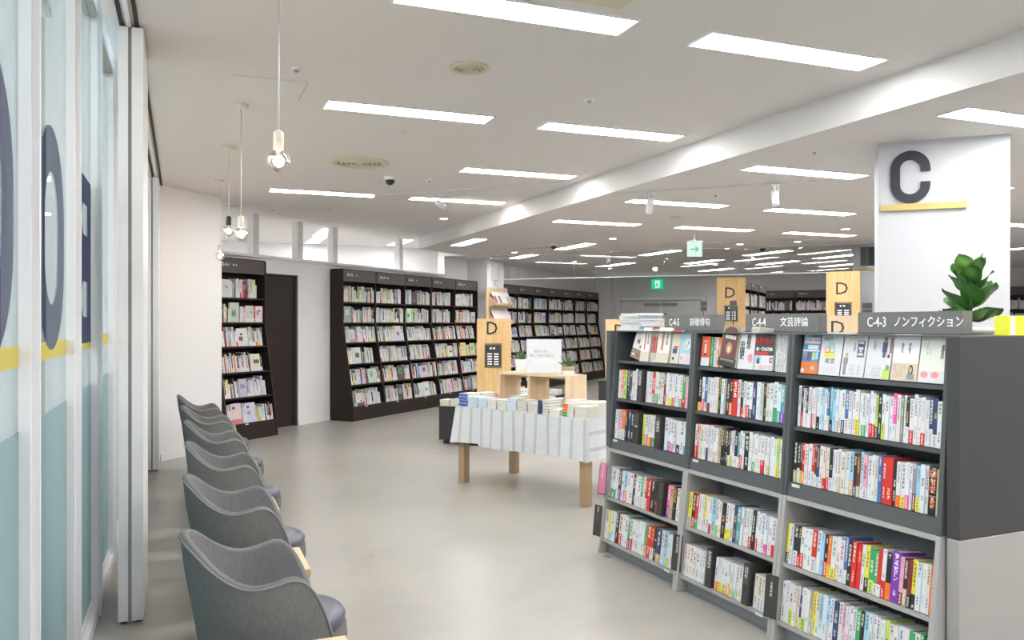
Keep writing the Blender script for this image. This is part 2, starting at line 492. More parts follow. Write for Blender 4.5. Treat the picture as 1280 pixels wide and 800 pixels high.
# diagonal stub wall at the left end, beside the small bookcase
c1, c2 = (-0.23, 9.73), (0.43, 10.43)
wl = MB().prism_z([c1, c2, (c2[0] - 0.62, c2[1] + 0.68), (-0.9, 10.9), (-0.9, 9.73)], 0, ZC, 'wall_paint')
struct('wall_left', wl)
bb = MB(); slab_between(bb, c1, c2, 0, 0.07, -0.012, 'wall_paint'); struct('baseboard_left', bb)
bb = MB(); bb.M = wall.M; bb.box(-0.74, 0.0, 0.438, 0.45, 0, 0.07, 'wall_paint'); struct('baseboard_back', bb)
# perpendicular back wall with double doors
pw = MB(); pw.M = wall.M
pw.box(12.2, 12.35, -20, 0.6, 0, ZL, 'wall_paint')
pw.box(11.9, 12.2, 0.0, 0.45, 0, ZL, 'wall_paint')
struct('wall_end', pw)
struct('wall_right', MB().box(20, 20.15, -4, 26, 0, ZL, 'wall_paint'))
struct('wall_behind', MB().box(-6, 20, -4.1, -4, 0, 3.9, 'wall_paint'))
# double doors on the end wall
for k, (a0, a1) in enumerate(((-0.22, -1.35), (-1.40, -2.53))):
    q = MB(); q.M = wall.M
    q.box(12.13, 12.17, a1, a0, 0.01, 2.12, 'panel_door')
    d = struct('door_%d' % (k + 2), q)
    h = MB(); h.M = wall.M
    ha = a1 + 0.12 if k == 0 else a0 - 0.12
    h.box(12.09, 12.13, ha - 0.05, ha + 0.05, 1.55, 1.78, 'grey_channel'); h.obj('door_plate', d)
    h = MB(); h.M = wall.M
    hc = (a0 + a1) / 2 + (-0.35 if k == 0 else 0.35)
    h.box(12.05, 12.13, hc - 0.22, hc + 0.22, 1.98, 2.05, 'grey_channel'); h.obj('door_closer', d)
q = MB(); q.M = wall.M
q.box(12.08, 12.2, -2.63, -0.12, 2.14, 2.22, 'white_metal'); q.box(12.08, 12.2, -0.20, -0.12, 0, 2.14, 'white_metal'); q.box(12.08, 12.2, -2.63, -2.55, 0, 2.14, 'white_metal'); q.box(12.1, 12.2, -1.40, -1.35, 0, 2.14, 'white_metal')
struct('trim_double_door', q)
# pier between the two dark wall bookcases and the screen anchor
q = MB(); q.M = wall.M
q.box(4.37, 4.66, 0.0, 0.45, 0, ZL, 'wall_paint')
q.box(4.66, 5.30, 0.12, 0.45, 0, ZL, 'wall_paint')
q.box(4.70, 5.30, 0.09, 0.12, 2.38, ZL - 0.02, 'wall_paint')
struct('wall_pier', q)
# column C
def column(name, p, qq, depth, z, mat='column_paint'):
    p = Vector((*p, 0)); qq = Vector((*qq, 0)); d = (qq - p).normalized(); nn = Vector((-d.y, d.x, 0)) * depth
    return struct(name, MB().prism_z([(a.x, a.y) for a in (p, qq, qq + nn, p + nn)], 0, z, mat))
column('wall_column', (4.64, 4.52), (5.232, 3.954), 0.8, ZL)
colA = math.atan2(3.954 - 4.52, 5.232 - 4.64)
column('wall_column_far', (10.05, 10.30), (10.75, 9.65), 0.6, ZL)

# ---------------------------------------------------------------- glass shop front on the left
GX = -0.44
struct('floor_corridor', MB().box(-7, -0.36, -4, 26, -0.1, 0.0, 'floor_resin'))
struct('ceiling_corridor', MB().box(-7, -0.50, -4, 26, 3.9, 4.0, 'wall_paint'))
struct('wall_bulkhead', MB().box(-0.36, -0.30, -4, 9.73, ZC, 4.0, 'wall_paint'))
struct('wall_corridor', MB().box(-7.1, -7, -4, 26, 0, 4.0, 'wall_paint'))
struct('wall_corridor_end', MB().box(-7, -0.9, 26, 26.1, 0, 4.0, 'wall_paint'))
for i, (y0, y1) in enumerate(((-1.5, -0.2), (0.8, 2.2), (2.8, 3.6), (4.4, 5.9), (6.5, 7.3), (8.5, 10), (11, 12.4), (15, 16), (20, 21))):  # strips widened and extra ones added to brighten the view through the glass
    t = thing('corridor_light', 'corridor strip light beyond the glass front, widened for added brightness, %s along' % ordn(i + 1), 'light', (-3.4, (y0 + y1) / 2, 3.89), 0, 'corridor strip lights')
    MB().box(-1.6, 1.6, -0.30, 0.30, 0, 0.01, 'panel_glow').obj('diffuser', t)
    q = MB(); q.box(-1.64, 1.64, -0.34, -0.30, -0.01, 0.01, 'white_metal'); q.box(-1.64, 1.64, 0.30, 0.34, -0.01, 0.01, 'white_metal'); q.obj('frame', t)
posts = [-1.4, -0.35, 0.68, 1.70, 2.735, 3.77, 4.72, 5.75, 6.78, 7.8, 8.82, 9.68]
glass = bpy.data.objects.new('window_1', None); C.objects.link(glass); glass['kind'] = 'structure'; glass['label'] = 'white framed glass shop front with frosted lower band'
for i, y in enumerate(posts):
    q = MB().box(GX - 0.05, GX + 0.035, y - 0.03, y + 0.03, 0, 3.9, 'white_metal')
    q.box(GX + 0.035, GX + 0.055, y - 0.012, y + 0.012, 0, 3.9, 'white_metal')
    q.obj('post', glass)
for i in range(len(posts) - 1):
    y0, y1 = posts[i] + 0.03, posts[i + 1] - 0.03
    MB().box(GX - 0.005, GX + 0.003, y0, y1, 0.09, 3.06, 'glass_wall').obj('pane', glass)
    MB().box(GX - 0.005, GX + 0.003, y0, y1, 3.10, 3.9, 'glass_wall').obj('pane', glass)
    MB().box(GX + 0.0035, GX + 0.0045, y0, y1, 0.09, 1.19, 'frosted_film').obj('frosted_film', glass)
    if y0 > -0.5: MB().box(GX + 0.0035, GX + 0.0045, y0, y1, 1.375, 1.435, 'yellow_film').obj('yellow_stripe', glass)
    q = MB().box(GX - 0.04, GX + 0.04, y0, y1, 0.0, 0.055, 'white_metal'); q.box(GX - 0.02, GX + 0.015, y0, y1, 0.055, 0.09, 'white_metal')
    q.obj('bottom_rail', glass)
MB().box(GX - 0.03, GX + 0.03, posts[0], posts[-1], 3.06, 3.10, 'grey_channel').obj('transom', glass)
# letters on the glass (seen from behind): O, O and B
def ring(mb, y0, y1, z0, z1, t, mat, r_o=None, n=18):
    """stadium ring in the y-z plane"""
    W = (y1 - y0) / 2; cy = (y0 + y1) / 2; H = (z1 - z0) / 2; cz = (z0 + z1) / 2
    def loop(W, H, r):
        pts = []
        for qx, qz, a0 in ((1, 1, 0), (-1, 1, 90), (-1, -1, 180), (1, -1, 270)):
            for k in range(n + 1):
                a = rad(a0 + 90 * k / n)
                pts.append((cy + qx * (W - r) + r * math.cos(a), cz + qz * (H - r) + r * math.sin(a)))
        return pts
    o = loop(W, H, r_o or W); i = loop(W - t, H - t, (r_o or W) - t)
    k = len(o); x = GX + 0.0052; vs = [(x, a, b) for a, b in o] + [(x, a, b) for a, b in i] + [(x + 0.0006, a, b) for a, b in o] + [(x + 0.0006, a, b) for a, b in i]
    fs = []
    for j in range(k):
        j2 = (j + 1) % k
        fs += [(j, j2, k + j2, k + j), (2 * k + j, 3 * k + j, 3 * k + j2, 2 * k + j2), (j, 2 * k + j, 2 * k + j2, j2), (k + j, k + j2, 3 * k + j2, 3 * k + j)]
    return mb.add(vs, fs, mat)
o = ring(MB(), 1.98, 2.62, 1.405, 2.20, 0.16, 'navy_film').obj('glass_lettering'); tag(o, 'navy letter O on the nearest glass pane, cut by the frame', 'lettering')
o = ring(MB(), 3.02, 3.66, 1.405, 2.20, 0.16, 'navy_film').obj('glass_lettering'); tag(o, 'whole navy letter O on the glass above the yellow stripe', 'lettering')
q = MB(); x0 = GX + 0.0052; x1 = x0 + 0.0006
def rr(y0, y1, z0, z1, r, left=True, n=8):
    p = []
    for cy, cz, a0 in ((y0 + r, z1 - r, 90), (y0 + r, z0 + r, 180)):
        for k in range(n + 1):
            a = rad(a0 + 90 * k / n); p.append((cy + r * math.cos(a), cz + r * math.sin(a)))
    return p
# mirrored B: spine on the far side, bowls towards the camera; built from strips around two rounded holes
yb0, yb1 = 4.12, 4.68
def bhole(z0, z1):
    return rr(yb0 + 0.15, yb1 - 0.16, z0, z1, 0.09) + [(yb1 - 0.16, z0), (yb1 - 0.16, z1)]
def bhalf(z0, z1, h0, h1):
    outer = rr(yb0, yb1 - 0.16, z0, z1, 0.2); inner = rr(yb0 + 0.15, yb1 - 0.16, h0, h1, 0.09)
    outer = [(yb1 - 0.16, z1)] + outer + [(yb1 - 0.16, z0)]; inner = [(yb1 - 0.16, h1)] + inner + [(yb1 - 0.16, h0)]
    k = len(outer)
    vs = [(x1, a, b) for a, b in outer] + [(x1, a, b) for a, b in inner] + [(x0, a, b) for a, b in outer] + [(x0, a, b) for a, b in inner]
    q.add(vs, [(j, j + 1, k + j + 1, k + j) for j in range(k - 1)] + [(2 * k + j, 3 * k + j, 3 * k + j + 1, 2 * k + j + 1) for j in range(k - 1)] + [(j, 2 * k + j, 2 * k + j + 1, j + 1) for j in range(k - 1)], 'navy_film')
bhalf(1.81, 2.20, 1.92, 2.07); bhalf(1.405, 1.81, 1.53, 1.70)
q.box(x0, x1, yb1 - 0.16, yb1, 1.405, 2.20, 'navy_film')
tag(q.obj('glass_lettering'), 'navy letter B with two rounded holes, farthest letter on the glass', 'lettering')
# parked sliding wall leaves and the ceiling track
def leaf_stack(y0, y1, label, x=-0.30):
    t = thing('sliding_partition', label, 'partition', (x, y0, 0))
    MB().box(0.0, 0.045, 0, y1 - y0, 0.012, ZC - 0.02, 'white_metal').obj('leaf', t)
    MB().box(0.062, 0.115, 0, y1 - y0, 0.012, ZC - 0.02, 'white_metal').obj('leaf', t)
    MB().box(0.045, 0.062, 0.012, y1 - y0, 0.0, ZC - 0.02, 'grey_channel').obj('centre_channel', t)
    q = MB().box(0.01, 0.035, 0.02, 0.05, 0, 0.012, 'dark_slot'); q.box(0.08, 0.105, 0.02, 0.05, 0, 0.012, 'dark_slot'); q.obj('floor_pin', t)
    return t
leaf_stack(4.53, 5.12, 'parked white sliding partition leaves nearest, with a grey groove between them')
leaf_stack(9.10, 9.70, 'slim white sliding partition leaves parked against the far stub wall', -0.345)
q = MB()
for x in (-0.285, -0.215): q.box(x - 0.009, x + 0.009, -4, 9.7, ZC - 0.012, ZC + 0.001, 'dark_slot')
q.box(-0.262, -0.24, -4, 9.7, ZC - 0.018, ZC + 0.001, 'white_metal')
struct('trim_track', q)

# ---------------------------------------------------------------- ceiling lights
def panel_light(x, y, z, label, group, along_y=False):
    t = thing('ceiling_light', label, 'ceiling light', (x, y, z), PI / 2 if along_y else 0, group)
    MB().box(-0.59, 0.59, -0.105, 0.105, -0.006, 0, 'panel_glow').obj('diffuser', t)
    q = MB(); q.box(-0.605, 0.605, -0.12, -0.105, -0.008, 0, 'grille_ivory' if False else 'white_metal'); q.box(-0.605, 0.605, 0.105, 0.12, -0.008, 0, 'white_metal')
    q.box(-0.605, -0.59, -0.105, 0.105, -0.008, 0, 'white_metal'); q.box(0.59, 0.605, -0.105, 0.105, -0.008, 0, 'white_metal')
    q.obj('frame', t)
for j, y in enumerate((-2.3, -0.3, 1.68, 3.66, 5.70, 7.63, 9.60)):
    for i, x in enumerate((1.50, 3.12)):
        if j == 5 and i == 0: continue
        row = {3: 'nearest', 4: 'second', 5: 'third', 6: 'farthest'}.get(j, 'hidden')
        col = 'nearer the glass front' if i == 0 else 'beside the ceiling step'
        if j < 3:
            panel_light(x, y, ZC, 'high ceiling panel behind the camera, %s row, %s' % (ordn(j + 1), col), 'panels behind the camera')
        else:
            panel_light(x, y, ZC, 'recessed rectangular panel in the high ceiling, %s row, %s' % (row, col), 'light panels in the high ceiling')
for j, y in enumerate((-2.3, -0.3, 1.65, 3.66, 5.60, 7.57, 9.41)):
    for i, x in enumerate((4.94, 6.74, 8.54, 10.34)):
        row = {3: 'nearest', 4: 'second', 5: 'third', 6: 'farthest'}.get(j, 'hidden')
        if j < 3 or x > 8:
            if x > 12: continue
            if j == 6 and x > 10: continue
            panel_light(x, y, ZL, 'low ceiling panel, %s row counted towards far wall, %s from the ceiling step' % (ordn(j + 1), ordn(i + 1)), 'outer panels of the low ceiling')
        else:
            panel_light(x, y, ZL, 'recessed panel in the low ceiling, %s row, %s' % (row, 'next to the ceiling step' if i == 0 else 'one panel right of the step row'), 'light panels in the low ceiling')
k = 0
for x, y in ((4.22, 12.45), (6.10, 12.45), (6.1, 14.6), (8.1, 13.0), (8.85, 15.9), (9.95, 12.3), (10.1, 14.5), (11.7, 12.4), (11.75, 14.2), (13.5, 12.3), (13.5, 14.2), (13.4, 9.5), (13.4, 7.0), (11.9, 16.6), (16, 6)):
    k += 1
    panel_light(x, y, ZL, 'lengthwise light panel over the back area, %s counting away from the ceiling step' % ordn(k), 'lengthwise panels of the back area', True)
panel_light(2.16, 13.75, ZC, 'light panel seen through the clerestory, larger of the two', 'clerestory panels', True)
panel_light(2.22, 15.1, ZC, 'light panel seen through the clerestory, smaller and farther', 'clerestory panels', True)
def lamp(name, typ, loc, e, col=(1, 0.93, 0.84), size=0.05, spot=None, to=None, parent=None):
    l = bpy.data.lights.new(name, typ); l.energy = e; l.color = col; l.shadow_soft_size = size
    if spot: l.spot_size = rad(spot); l.spot_blend = 0.6
    o = bpy.data.objects.new(name, l); C.objects.link(o); o.location = loc
    if to is not None: o.rotation_euler = (Vector(to) - Vector(loc)).to_track_quat('-Z', 'Y').to_euler()
    if parent: o.parent = parent
    return o
dls = [(3.47, 11.31, ZC, 'round downlight in the high ceiling beside the step'), (6.07, 11.07, ZL, 'round downlight between panels, before the glass smoke screen'),
       (8.43, 11.09, ZL, None), (7.08, 9.4, ZL, None), (8.41, 8.77, ZL, None), (9.0, 10.4, ZL, None), (8.7, 11.8, ZL, None), (7.2, 13.2, ZL, None), (10.4, 13.3, ZL, None), (5.6, 13.9, ZL, None), (7.6, 15.5, ZL, None), (9.3, 17.1, ZL, None), (12.6, 11, ZL, None), (7.6, 6.2, ZL, None), (7.7, 4.6, ZL, None), (10.9, 15.2, ZL, None)]
dl0 = None
for x, y, z, lab in dls:
    if dl0 is None:
        dl0 = thing('downlight', lab, 'downlight', (x, y, z))
        MB().lathe([(0.0, -0.004), (0.055, -0.004)], 'down_glow', cap=False).obj('lens', dl0)
        MB().lathe([(0.055, -0.004), (0.06, -0.009), (0.072, -0.005), (0.072, 0)], 'white_metal', cap=False).obj('trim_ring', dl0)
        continue
    t = copy_tree(dl0); t.location = (x, y, z)
    t['label'] = lab or 'small round downlight in the low ceiling, %s outward from the ceiling step' % ordn(1 + sorted(q_[:2] for q_ in dls).index((x, y)))
    if not lab: t['group'] = 'downlights of the back area'
panel_light(0.2, 14.3, ZC, 'added fill panel, unseen behind the clerestory, towards the stub wall', 'clerestory panels', True)  # two unseen panels added as fill to brighten the room behind the clerestory
panel_light(3.75, 15.0, ZC, 'added fill panel, unseen behind the clerestory, towards the ceiling step', 'clerestory panels', True)
# spotlights hanging below tracks
def track_spot(x, y, z, label, aim, e=18):
    t = thing('track_spotlight', label, 'spotlight', (x, y, z))
    MB().lathe([(0.012, -0.075), (0.012, 0)], 'white_metal', 10).obj('stem', t)
    q = MB(); q.box(-0.045, 0.045, -0.012, 0.012, -0.02, 0.0, 'white_metal'); q.box(0.034, 0.04, -0.01, 0.01, -0.13, -0.02, 'white_metal'); q.obj('bracket', t)
    d = (Vector(aim) - Vector((x, y, z - 0.12))).normalized()
    h = MB().lathe([(0.028, -0.075), (0.034, -0.07), (0.034, 0.07), (0.02, 0.085)], 'white_metal', 16)
    h.lathe([(0, -0.073), (0.026, -0.073)], 'down_glow', 16, cap=False)
    ho = h.obj('head', t, (0, 0, -0.13)); ho.rotation_euler = (-d).to_track_quat('Z', 'Y').to_euler()
    lamp('spot_lamp', 'SPOT', (x + d.x * 0.11, y + d.y * 0.11, z - 0.13 + d.z * 0.11), e, spot=70, to=aim)
track_spot(2.72, 9.0, ZC - 0.02, 'white track spotlight under the high ceiling, on the far track', (3.85, 10.2, 2.6))
track_spot(4.22, 6.95, ZL - 0.02, 'white track spotlight on the low ceiling, end of track by the step', (4.6, 8.2, 0.5), 12)
track_spot(5.02, 6.10, ZL - 0.02, 'white track spotlight tilted to the lower right, before the column', (4.4, 4.9, 0.4), 5)
track_spot(7.3, 13.5, ZL - 0.02, 'white spotlight seen just above the smoke screen edge', (7.8, 17, 1.5), 20)
track_spot(9.55, 12.3, ZL - 0.02, 'small white spotlight hanging beside the tall board', (10, 14, 1.0), 10)
track_spot(5.6, 3.3, ZL - 0.02, 'white spotlight partly hidden at the right of the white column', (5.6, 3.0, 0.0), 6)
def rail(name, p, q_, z, label):
    p = Vector((*p, z)); q_ = Vector((*q_, z)); L = (q_ - p).length
    o = MB().box(0, L, -0.016, 0.016, -0.018, 0, 'ceiling_paint').obj(name, None, tuple(p), (0, 0, math.atan2(q_.y - p.y, q_.x - p.x)))
    tag(o, label, 'track rail')
rail('track_rail', (1.98, 9.60), (3.75, 7.95), ZC, 'thin off white track rail crossing the high ceiling between panels')
rail('track_rail', (3.97, 7.15), (5.35, 5.85), ZL, 'thin off white track rail under the low ceiling, holding two spotlights')
rail('track_rail', (5.4, 13.1), (9.0, 9.85), ZL, 'thin off white rail on the low ceiling before the smoke screen')
# grilles, cameras, detectors
def ring_grille(x, y, z, r, label, deep=True):
    t = thing('air_diffuser', label, 'air vent', (x, y, z))
    MB().lathe([(r, 0), (r, -0.008), (r * 0.86, -0.016), (r * 0.72, -0.010)], 'grille_ivory', 40, cap=False).obj('outer_ring', t)
    k = 0.72
    MB().lathe([(0, -0.002), (r * 0.74, -0.002)], 'grille_dark', 32, cap=False).obj('dark_throat', t)
    for k in (0.60, 0.44, 0.28):
        MB().lathe([(r * (k + 0.055), -0.004), (r * (k + 0.02), -0.020), (r * (k - 0.05), -0.012), (r * (k - 0.05), -0.009), (r * (k + 0.02), -0.015)], 'grille_ivory', 32, cap=False).obj('ring', t)
    MB().lathe([(0.0, -0.02), (r * 0.13, -0.018), (r * 0.16, -0.01)], 'grille_ivory', 24, cap=False).obj('centre_cap', t)
ring_grille(1.53, 7.67, ZC, 0.28, 'large round ivory air diffuser with concentric rings, before a dome camera')
ring_grille(1.56, 4.58, ZC, 0.115, 'small round ivory air diffuser between the two nearest light rows')
t = thing('ceiling_hatch', 'ivory square ceiling access hatch behind the nearest light panel', 'hatch', (1.66, 3.26, ZC))
MB().box(-0.27, 0.27, -0.18, 0.18, -0.012, 0, 'grille_ivory').obj('cover', t)
MB().box(-0.24, 0.24, -0.15, 0.15, -0.016, -0.011, 'grille_ivory').obj('inner_panel', t)
def dome(x, y, z, label):
    t = thing('dome_camera', label, 'security camera', (x, y, z))
    MB().lathe([(0.065, 0), (0.065, -0.025), (0.055, -0.035)], 'white_metal', 20).obj('base', t)
    MB().lathe([(0.05, -0.033), (0.047, -0.055), (0.035, -0.075), (0.018, -0.086), (0.0, -0.09)], 'black_plastic', 20, cap=False).obj('dome', t)
dome(1.97, 8.30, ZC, 'black dome camera on a white base beside the large air diffuser')
dome(5.60, 12.2, ZL, 'black dome camera in front of a lengthwise panel')
dome(9.05, 11.3, ZL, 'black dome camera before the tall board area, on the low ceiling')
for x, y, z, lab in ((0.62, 4.98, ZC, 'tiny round detector above the nearest hanging bulb'), (2.53, 4.94, ZC, 'tiny sprinkler dot between second row light panels'), (2.40, 8.35, ZC, 'tiny sprinkler dot left of the far track rail'),
                     (1.1, 11.2, ZC, 'tiny detector dot near the clerestory posts'), (1.75, 10.8, ZC, 'tiny sprinkler dot in front of the clerestory'), (4.95, 6.9, ZL, 'tiny sprinkler dot in the low ceiling near the spotlight'), (4.4, 4.9, ZL, 'small sprinkler dot beside the ceiling step')):
    t = thing('sprinkler_head', lab, 'sprinkler', (x, y, z))
    MB().lathe([(0.035, 0), (0.033, -0.006), (0.02, -0.008)], 'white_metal', 16).obj('plate', t)
    MB().lathe([(0.014, -0.006), (0.014, -0.02), (0.006, -0.024)], 'grey_channel', 12).obj('nozzle', t)
for x, y, z, lab in ((1.55, 6.31, ZC, 'flat white ceiling speaker disc behind second row panel'), (5.55, 8.55, ZL, 'small flat ivory disc on the low ceiling'), (0.62, 11.1, ZC, 'small flat ivory disc near the clerestory'), (7.35, 6.1, ZL, 'small flat disc near the white column')):
    o = MB().lathe([(0.075, 0), (0.072, -0.012), (0.05, -0.016)], 'ceiling_paint' if y == 6.31 else 'grille_ivory', 24).obj('ceiling_disc', None, (x, y, z)); tag(o, lab, 'ceiling disc')
# access-panel joint lines in the ceiling
q = MB(); q.box(0.28, 0.72, 5.24, 5.246, ZC - 0.001, ZC, 'grey_channel'); q.box(0.72, 0.726, 5.24, 5.70, ZC - 0.001, ZC, 'grey_channel'); struct('trim_ceiling_joint', q)

# ---------------------------------------------------------------- pendants
def pendant(x, y, zb, label, socket='socket_ivory'):
    t = thing('pendant_bulb', label, 'pendant lamp', (x, y, zb), 0)
    MB().lathe([(0.048, ZC - zb), (0.048, ZC - zb - 0.025), (0.03, ZC - zb - 0.03)], 'socket_ivory', 24).obj('ceiling_rose', t)
    MB().tube([(0, 0, 0.13), (0.002, 0.001, (ZC - zb) * 0.5), (0, 0, ZC - zb - 0.02)], 0.0035, 'white_metal', 8).obj('cord', t)
    MB().lathe([(0.019, 0.048), (0.021, 0.05), (0.021, 0.118), (0.016, 0.124), (0.006, 0.13)], socket, 20).obj('socket', t)
    prof = [(0.015, 0.055), (0.017, 0.045), (0.028, 0.036)]
    for k in range(1, 14):
        a = rad(52 - k * 142 / 13); prof.append((0.0465 * math.cos(a), 0.0465 * math.sin(a)))
    MB().lathe(prof, 'bulb_glass', 24, cap=False).obj('glass_globe', t)
    q = MB()
    pts = []
    for k in range(28):
        a = k * 0.95; pts.append((0.012 * math.cos(a), 0.012 * math.sin(a), -0.018 + 0.0015 * k))
    q.tube(pts, 0.003, 'filament', 5)
    q.obj('filament', t)
    MB().tube([(0, 0, 0.05), (0, 0, -0.02)], 0.003, 'bulb_glass', 6).obj('glass_stem', t)
    lamp('bulb_lamp', 'POINT', (x, y, zb - 0.0), 3.5, (1, 0.68, 0.40), 0.03)
pendant(0.37, 3.55, 2.175, 'nearest hanging globe bulb with an ivory socket on a white cord')
pendant(0.37, 5.94, 2.11, 'hanging globe bulb with white socket, second from the camera')
pendant(0.36, 7.38, 2.28, 'hanging globe bulb with a black socket beside the white one', 'black_plastic')
pendant(0.36, 9.15, 2.20, 'farthest hanging globe bulb, in front of the stub wall')

# ---------------------------------------------------------------- column C sign
def wall_sign(px, py, ang, z, ch, size, label, mat='letter_navy'):
    t = thing('column_sign', label, 'sign', (px, py, 0), ang)
    return t
cs = thing('column_sign', 'large dark navy letter C above a gold bar on the white column', 'sign', (4.64, 4.52, 0), colA)
def c_shape():
    pts_o = []; pts_i = []
    R = 0.128; H = 0.185; t = 0.062; n = 14
    # outer loop and inner loop of a tall rounded C, opening on +x side
    def arc(r, cz, a0, a1):
        return [(r * math.cos(rad(a0 + (a1 - a0) * k / n)), cz + r * math.sin(rad(a0 + (a1 - a0) * k / n))) for k in range(n + 1)]
    cz = H - R
    o = [(R, cz - 0.02)] + arc(R, cz, 0, 180) + arc(R, -cz, 180, 360) + [(R, -cz + 0.02)]
    r = R - t
    i = [(r, cz - 0.02)] + arc(r, cz, 0, 180) + arc(r, -cz, 180, 360) + [(r, -cz + 0.02)]
    return o, i
o_, i_ = c_shape(); k = len(o_)
q = MB(); y0, y1 = -0.018, 0.0
vs_ = [(a, y0, b) for a, b in o_] + [(a, y0, b) for a, b in i_] + [(a, y1, b) for a, b in o_] + [(a, y1, b) for a, b in i_]
q.add(vs_, [(j, j + 1, k + j + 1, k + j) for j in range(k - 1)] + [(2 * k + j, 3 * k + j, 3 * k + j + 1, 2 * k + j + 1) for j in range(k - 1)] + [(j, 2 * k + j, 2 * k + j + 1, j + 1) for j in range(k - 1)] + [(k + j, k + j + 1, 3 * k + j + 1, 3 * k + j) for j in range(k - 1)] + [(0, k, 3 * k, 2 * k), (k - 1, 3 * k - 1, 4 * k - 1, 2 * k - 1)], 'letter_navy')
q.obj('letter_c', cs, (0.205, -0.002, 2.535))
MB().box(0.015, 0.56, -0.025, -0.001, 2.30, 2.345, 'gold').obj('gold_bar', cs)
cs2 = thing('column_sign', 'navy plate over a gold bar on the far column, half hidden', 'sign', (10.05, 10.30, 0), math.atan2(-0.65, 0.70))
MB().box(0.10, 0.65, -0.02, -0.001, 2.42, 2.72, 'letter_navy').obj('plate', cs2)
MB().box(0.02, 0.65, -0.02, -0.001, 2.33, 2.37, 'gold').obj('gold_bar', cs2)

# ---------------------------------------------------------------- hanging glass smoke screen and exit signs
ss = thing('smoke_screen', 'clear glass smoke screen hanging from the low ceiling with a thin white edge', 'glass screen', (5.41, 14.61, 0), math.atan2(10.1 - 14.61, 10.17 - 5.41))
SL = math.hypot(10.17 - 5.41, 14.61 - 10.1)
for k in range(4):
    a0 = SL * k / 4; a1 = SL * (k + 1) / 4
    MB().box(a0 + 0.003, a1 - 0.003, -0.004, 0.004, 2.33, 2.765, 'glass_screen').obj('pane', ss)
MB().box(0, SL, -0.012, 0.012, 2.315, 2.33, 'white_metal').obj('bottom_edge', ss)
MB().box(0, SL, -0.02, 0.02, 2.765, 2.79, 'ceiling_paint').obj('top_channel', ss)
for k in range(1, 4): MB().tube([(SL * k / 4, 0, 2.33), (SL * k / 4, 0, 2.77)], 0.003, 'chrome', 6).obj('joint', ss)
ex = thing('exit_sign', 'white illuminated sign with a green arrow hanging before the smoke screen', 'exit sign', (6.88, 10.1, 0.035), rad(-21.77))
MB().box(-0.105, 0.105, -0.02, 0.02, 2.43, 2.64, 'exit_white').obj('lit_face', ex)
MB().box(-0.11, 0.11, -0.025, 0.025, 2.64, 2.66, 'white_metal').obj('housing', ex)
MB().box(-0.015, 0.015, -0.01, 0.01, 2.66, ZL - 0.035, 'white_metal').obj('hanger', ex)
q = MB(); q.box(-0.06, 0.03, -0.023, -0.021, 2.527, 2.543, 'exit_green')
q.add([(0.005, -0.023, 2.585), (0.06, -0.023, 2.535), (0.005, -0.023, 2.485), (0.005, -0.023, 2.505), (0.035, -0.023, 2.535), (0.005, -0.023, 2.565)], [(0, 5, 4, 1), (1, 4, 3, 2)], 'exit_green')
q.obj('arrow', ex)
ex = thing('exit_sign', 'green running-figure sign above the far double doors', 'exit sign', Wp(11.85, -1.35), WA - PI / 2)
MB().box(-0.15, 0.15, -0.03, 0.03, 2.44, 2.70, 'exit_green').obj('lit_face', ex)
MB().box(-0.02, 0.02, -0.01, 0.01, 2.70, ZL, 'white_metal').obj('hanger', ex)
q = MB(); q.box(-0.05, 0.08, -0.034, -0.031, 2.47, 2.67, 'exit_white'); q.obj('doorway_symbol', ex)
q = MB(); q.box(-0.02, 0.03, -0.037, -0.035, 2.52, 2.60, 'exit_green'); q.box(0.0, 0.03, -0.037, -0.035, 2.62, 2.65, 'exit_green'); q.box(-0.045, -0.02, -0.037, -0.035, 2.50, 2.53, 'exit_green'); q.box(0.03, 0.05, -0.037, -0.035, 2.48, 2.55, 'exit_green'); q.obj('figure_symbol', ex)

# ---------------------------------------------------------------- books
PAL = {'w': (0.68, 0.69, 0.73), 'i': (0.66, 0.64, 0.57), 'g': (0.55, 0.57, 0.60), 'G': (0.26, 0.27, 0.29), 'k': (0.022, 0.024, 0.028), 'n': (0.03, 0.06, 0.15),
       'b': (0.07, 0.15, 0.42), 'c': (0.32, 0.58, 0.74), 't': (0.10, 0.34, 0.38), 'r': (0.62, 0.035, 0.03), 'o': (0.80, 0.17, 0.04), 'y': (0.78, 0.68, 0.07),
       'l': (0.50, 0.68, 0.12), 'e': (0.06, 0.36, 0.14), 'p': (0.75, 0.38, 0.48), 'm': (0.78, 0.10, 0.38), 'v': (0.22, 0.05, 0.42), 'u': (0.20, 0.035, 0.03),
       's': (0.52, 0.42, 0.26), 'a': (0.62, 0.72, 0.80)}
WORD = {'w': 'white', 'i': 'ivory', 'g': 'light grey', 'G': 'grey', 'k': 'black', 'n': 'navy', 'b': 'blue', 'c': 'sky blue', 't': 'teal', 'r': 'red', 'o': 'orange',
        'y': 'yellow', 'l': 'lime', 'e': 'green', 'p': 'pink', 'm': 'magenta', 'v': 'purple', 'u': 'maroon', 's': 'tan', 'a': 'pale blue'}
def jit(c, j=0.05):
    return tuple(max(0.01, min(0.9, x * (1 + random.uniform(-j, j)))) for x in c)
def u_shell(mb, t, d, z0, z1, g, col, mat='jacket', off=0.0):
    """open jacket: spine at y = 0, boards run back to y = d"""
    a = -off; b = t + off
    pts = [(a, -off), (b, -off), (b, d), (b - g, d), (b - g, g), (a + g, g), (a + g, d), (a, d)]
    return mb.prism_z(pts, z0, z1, mat, col)
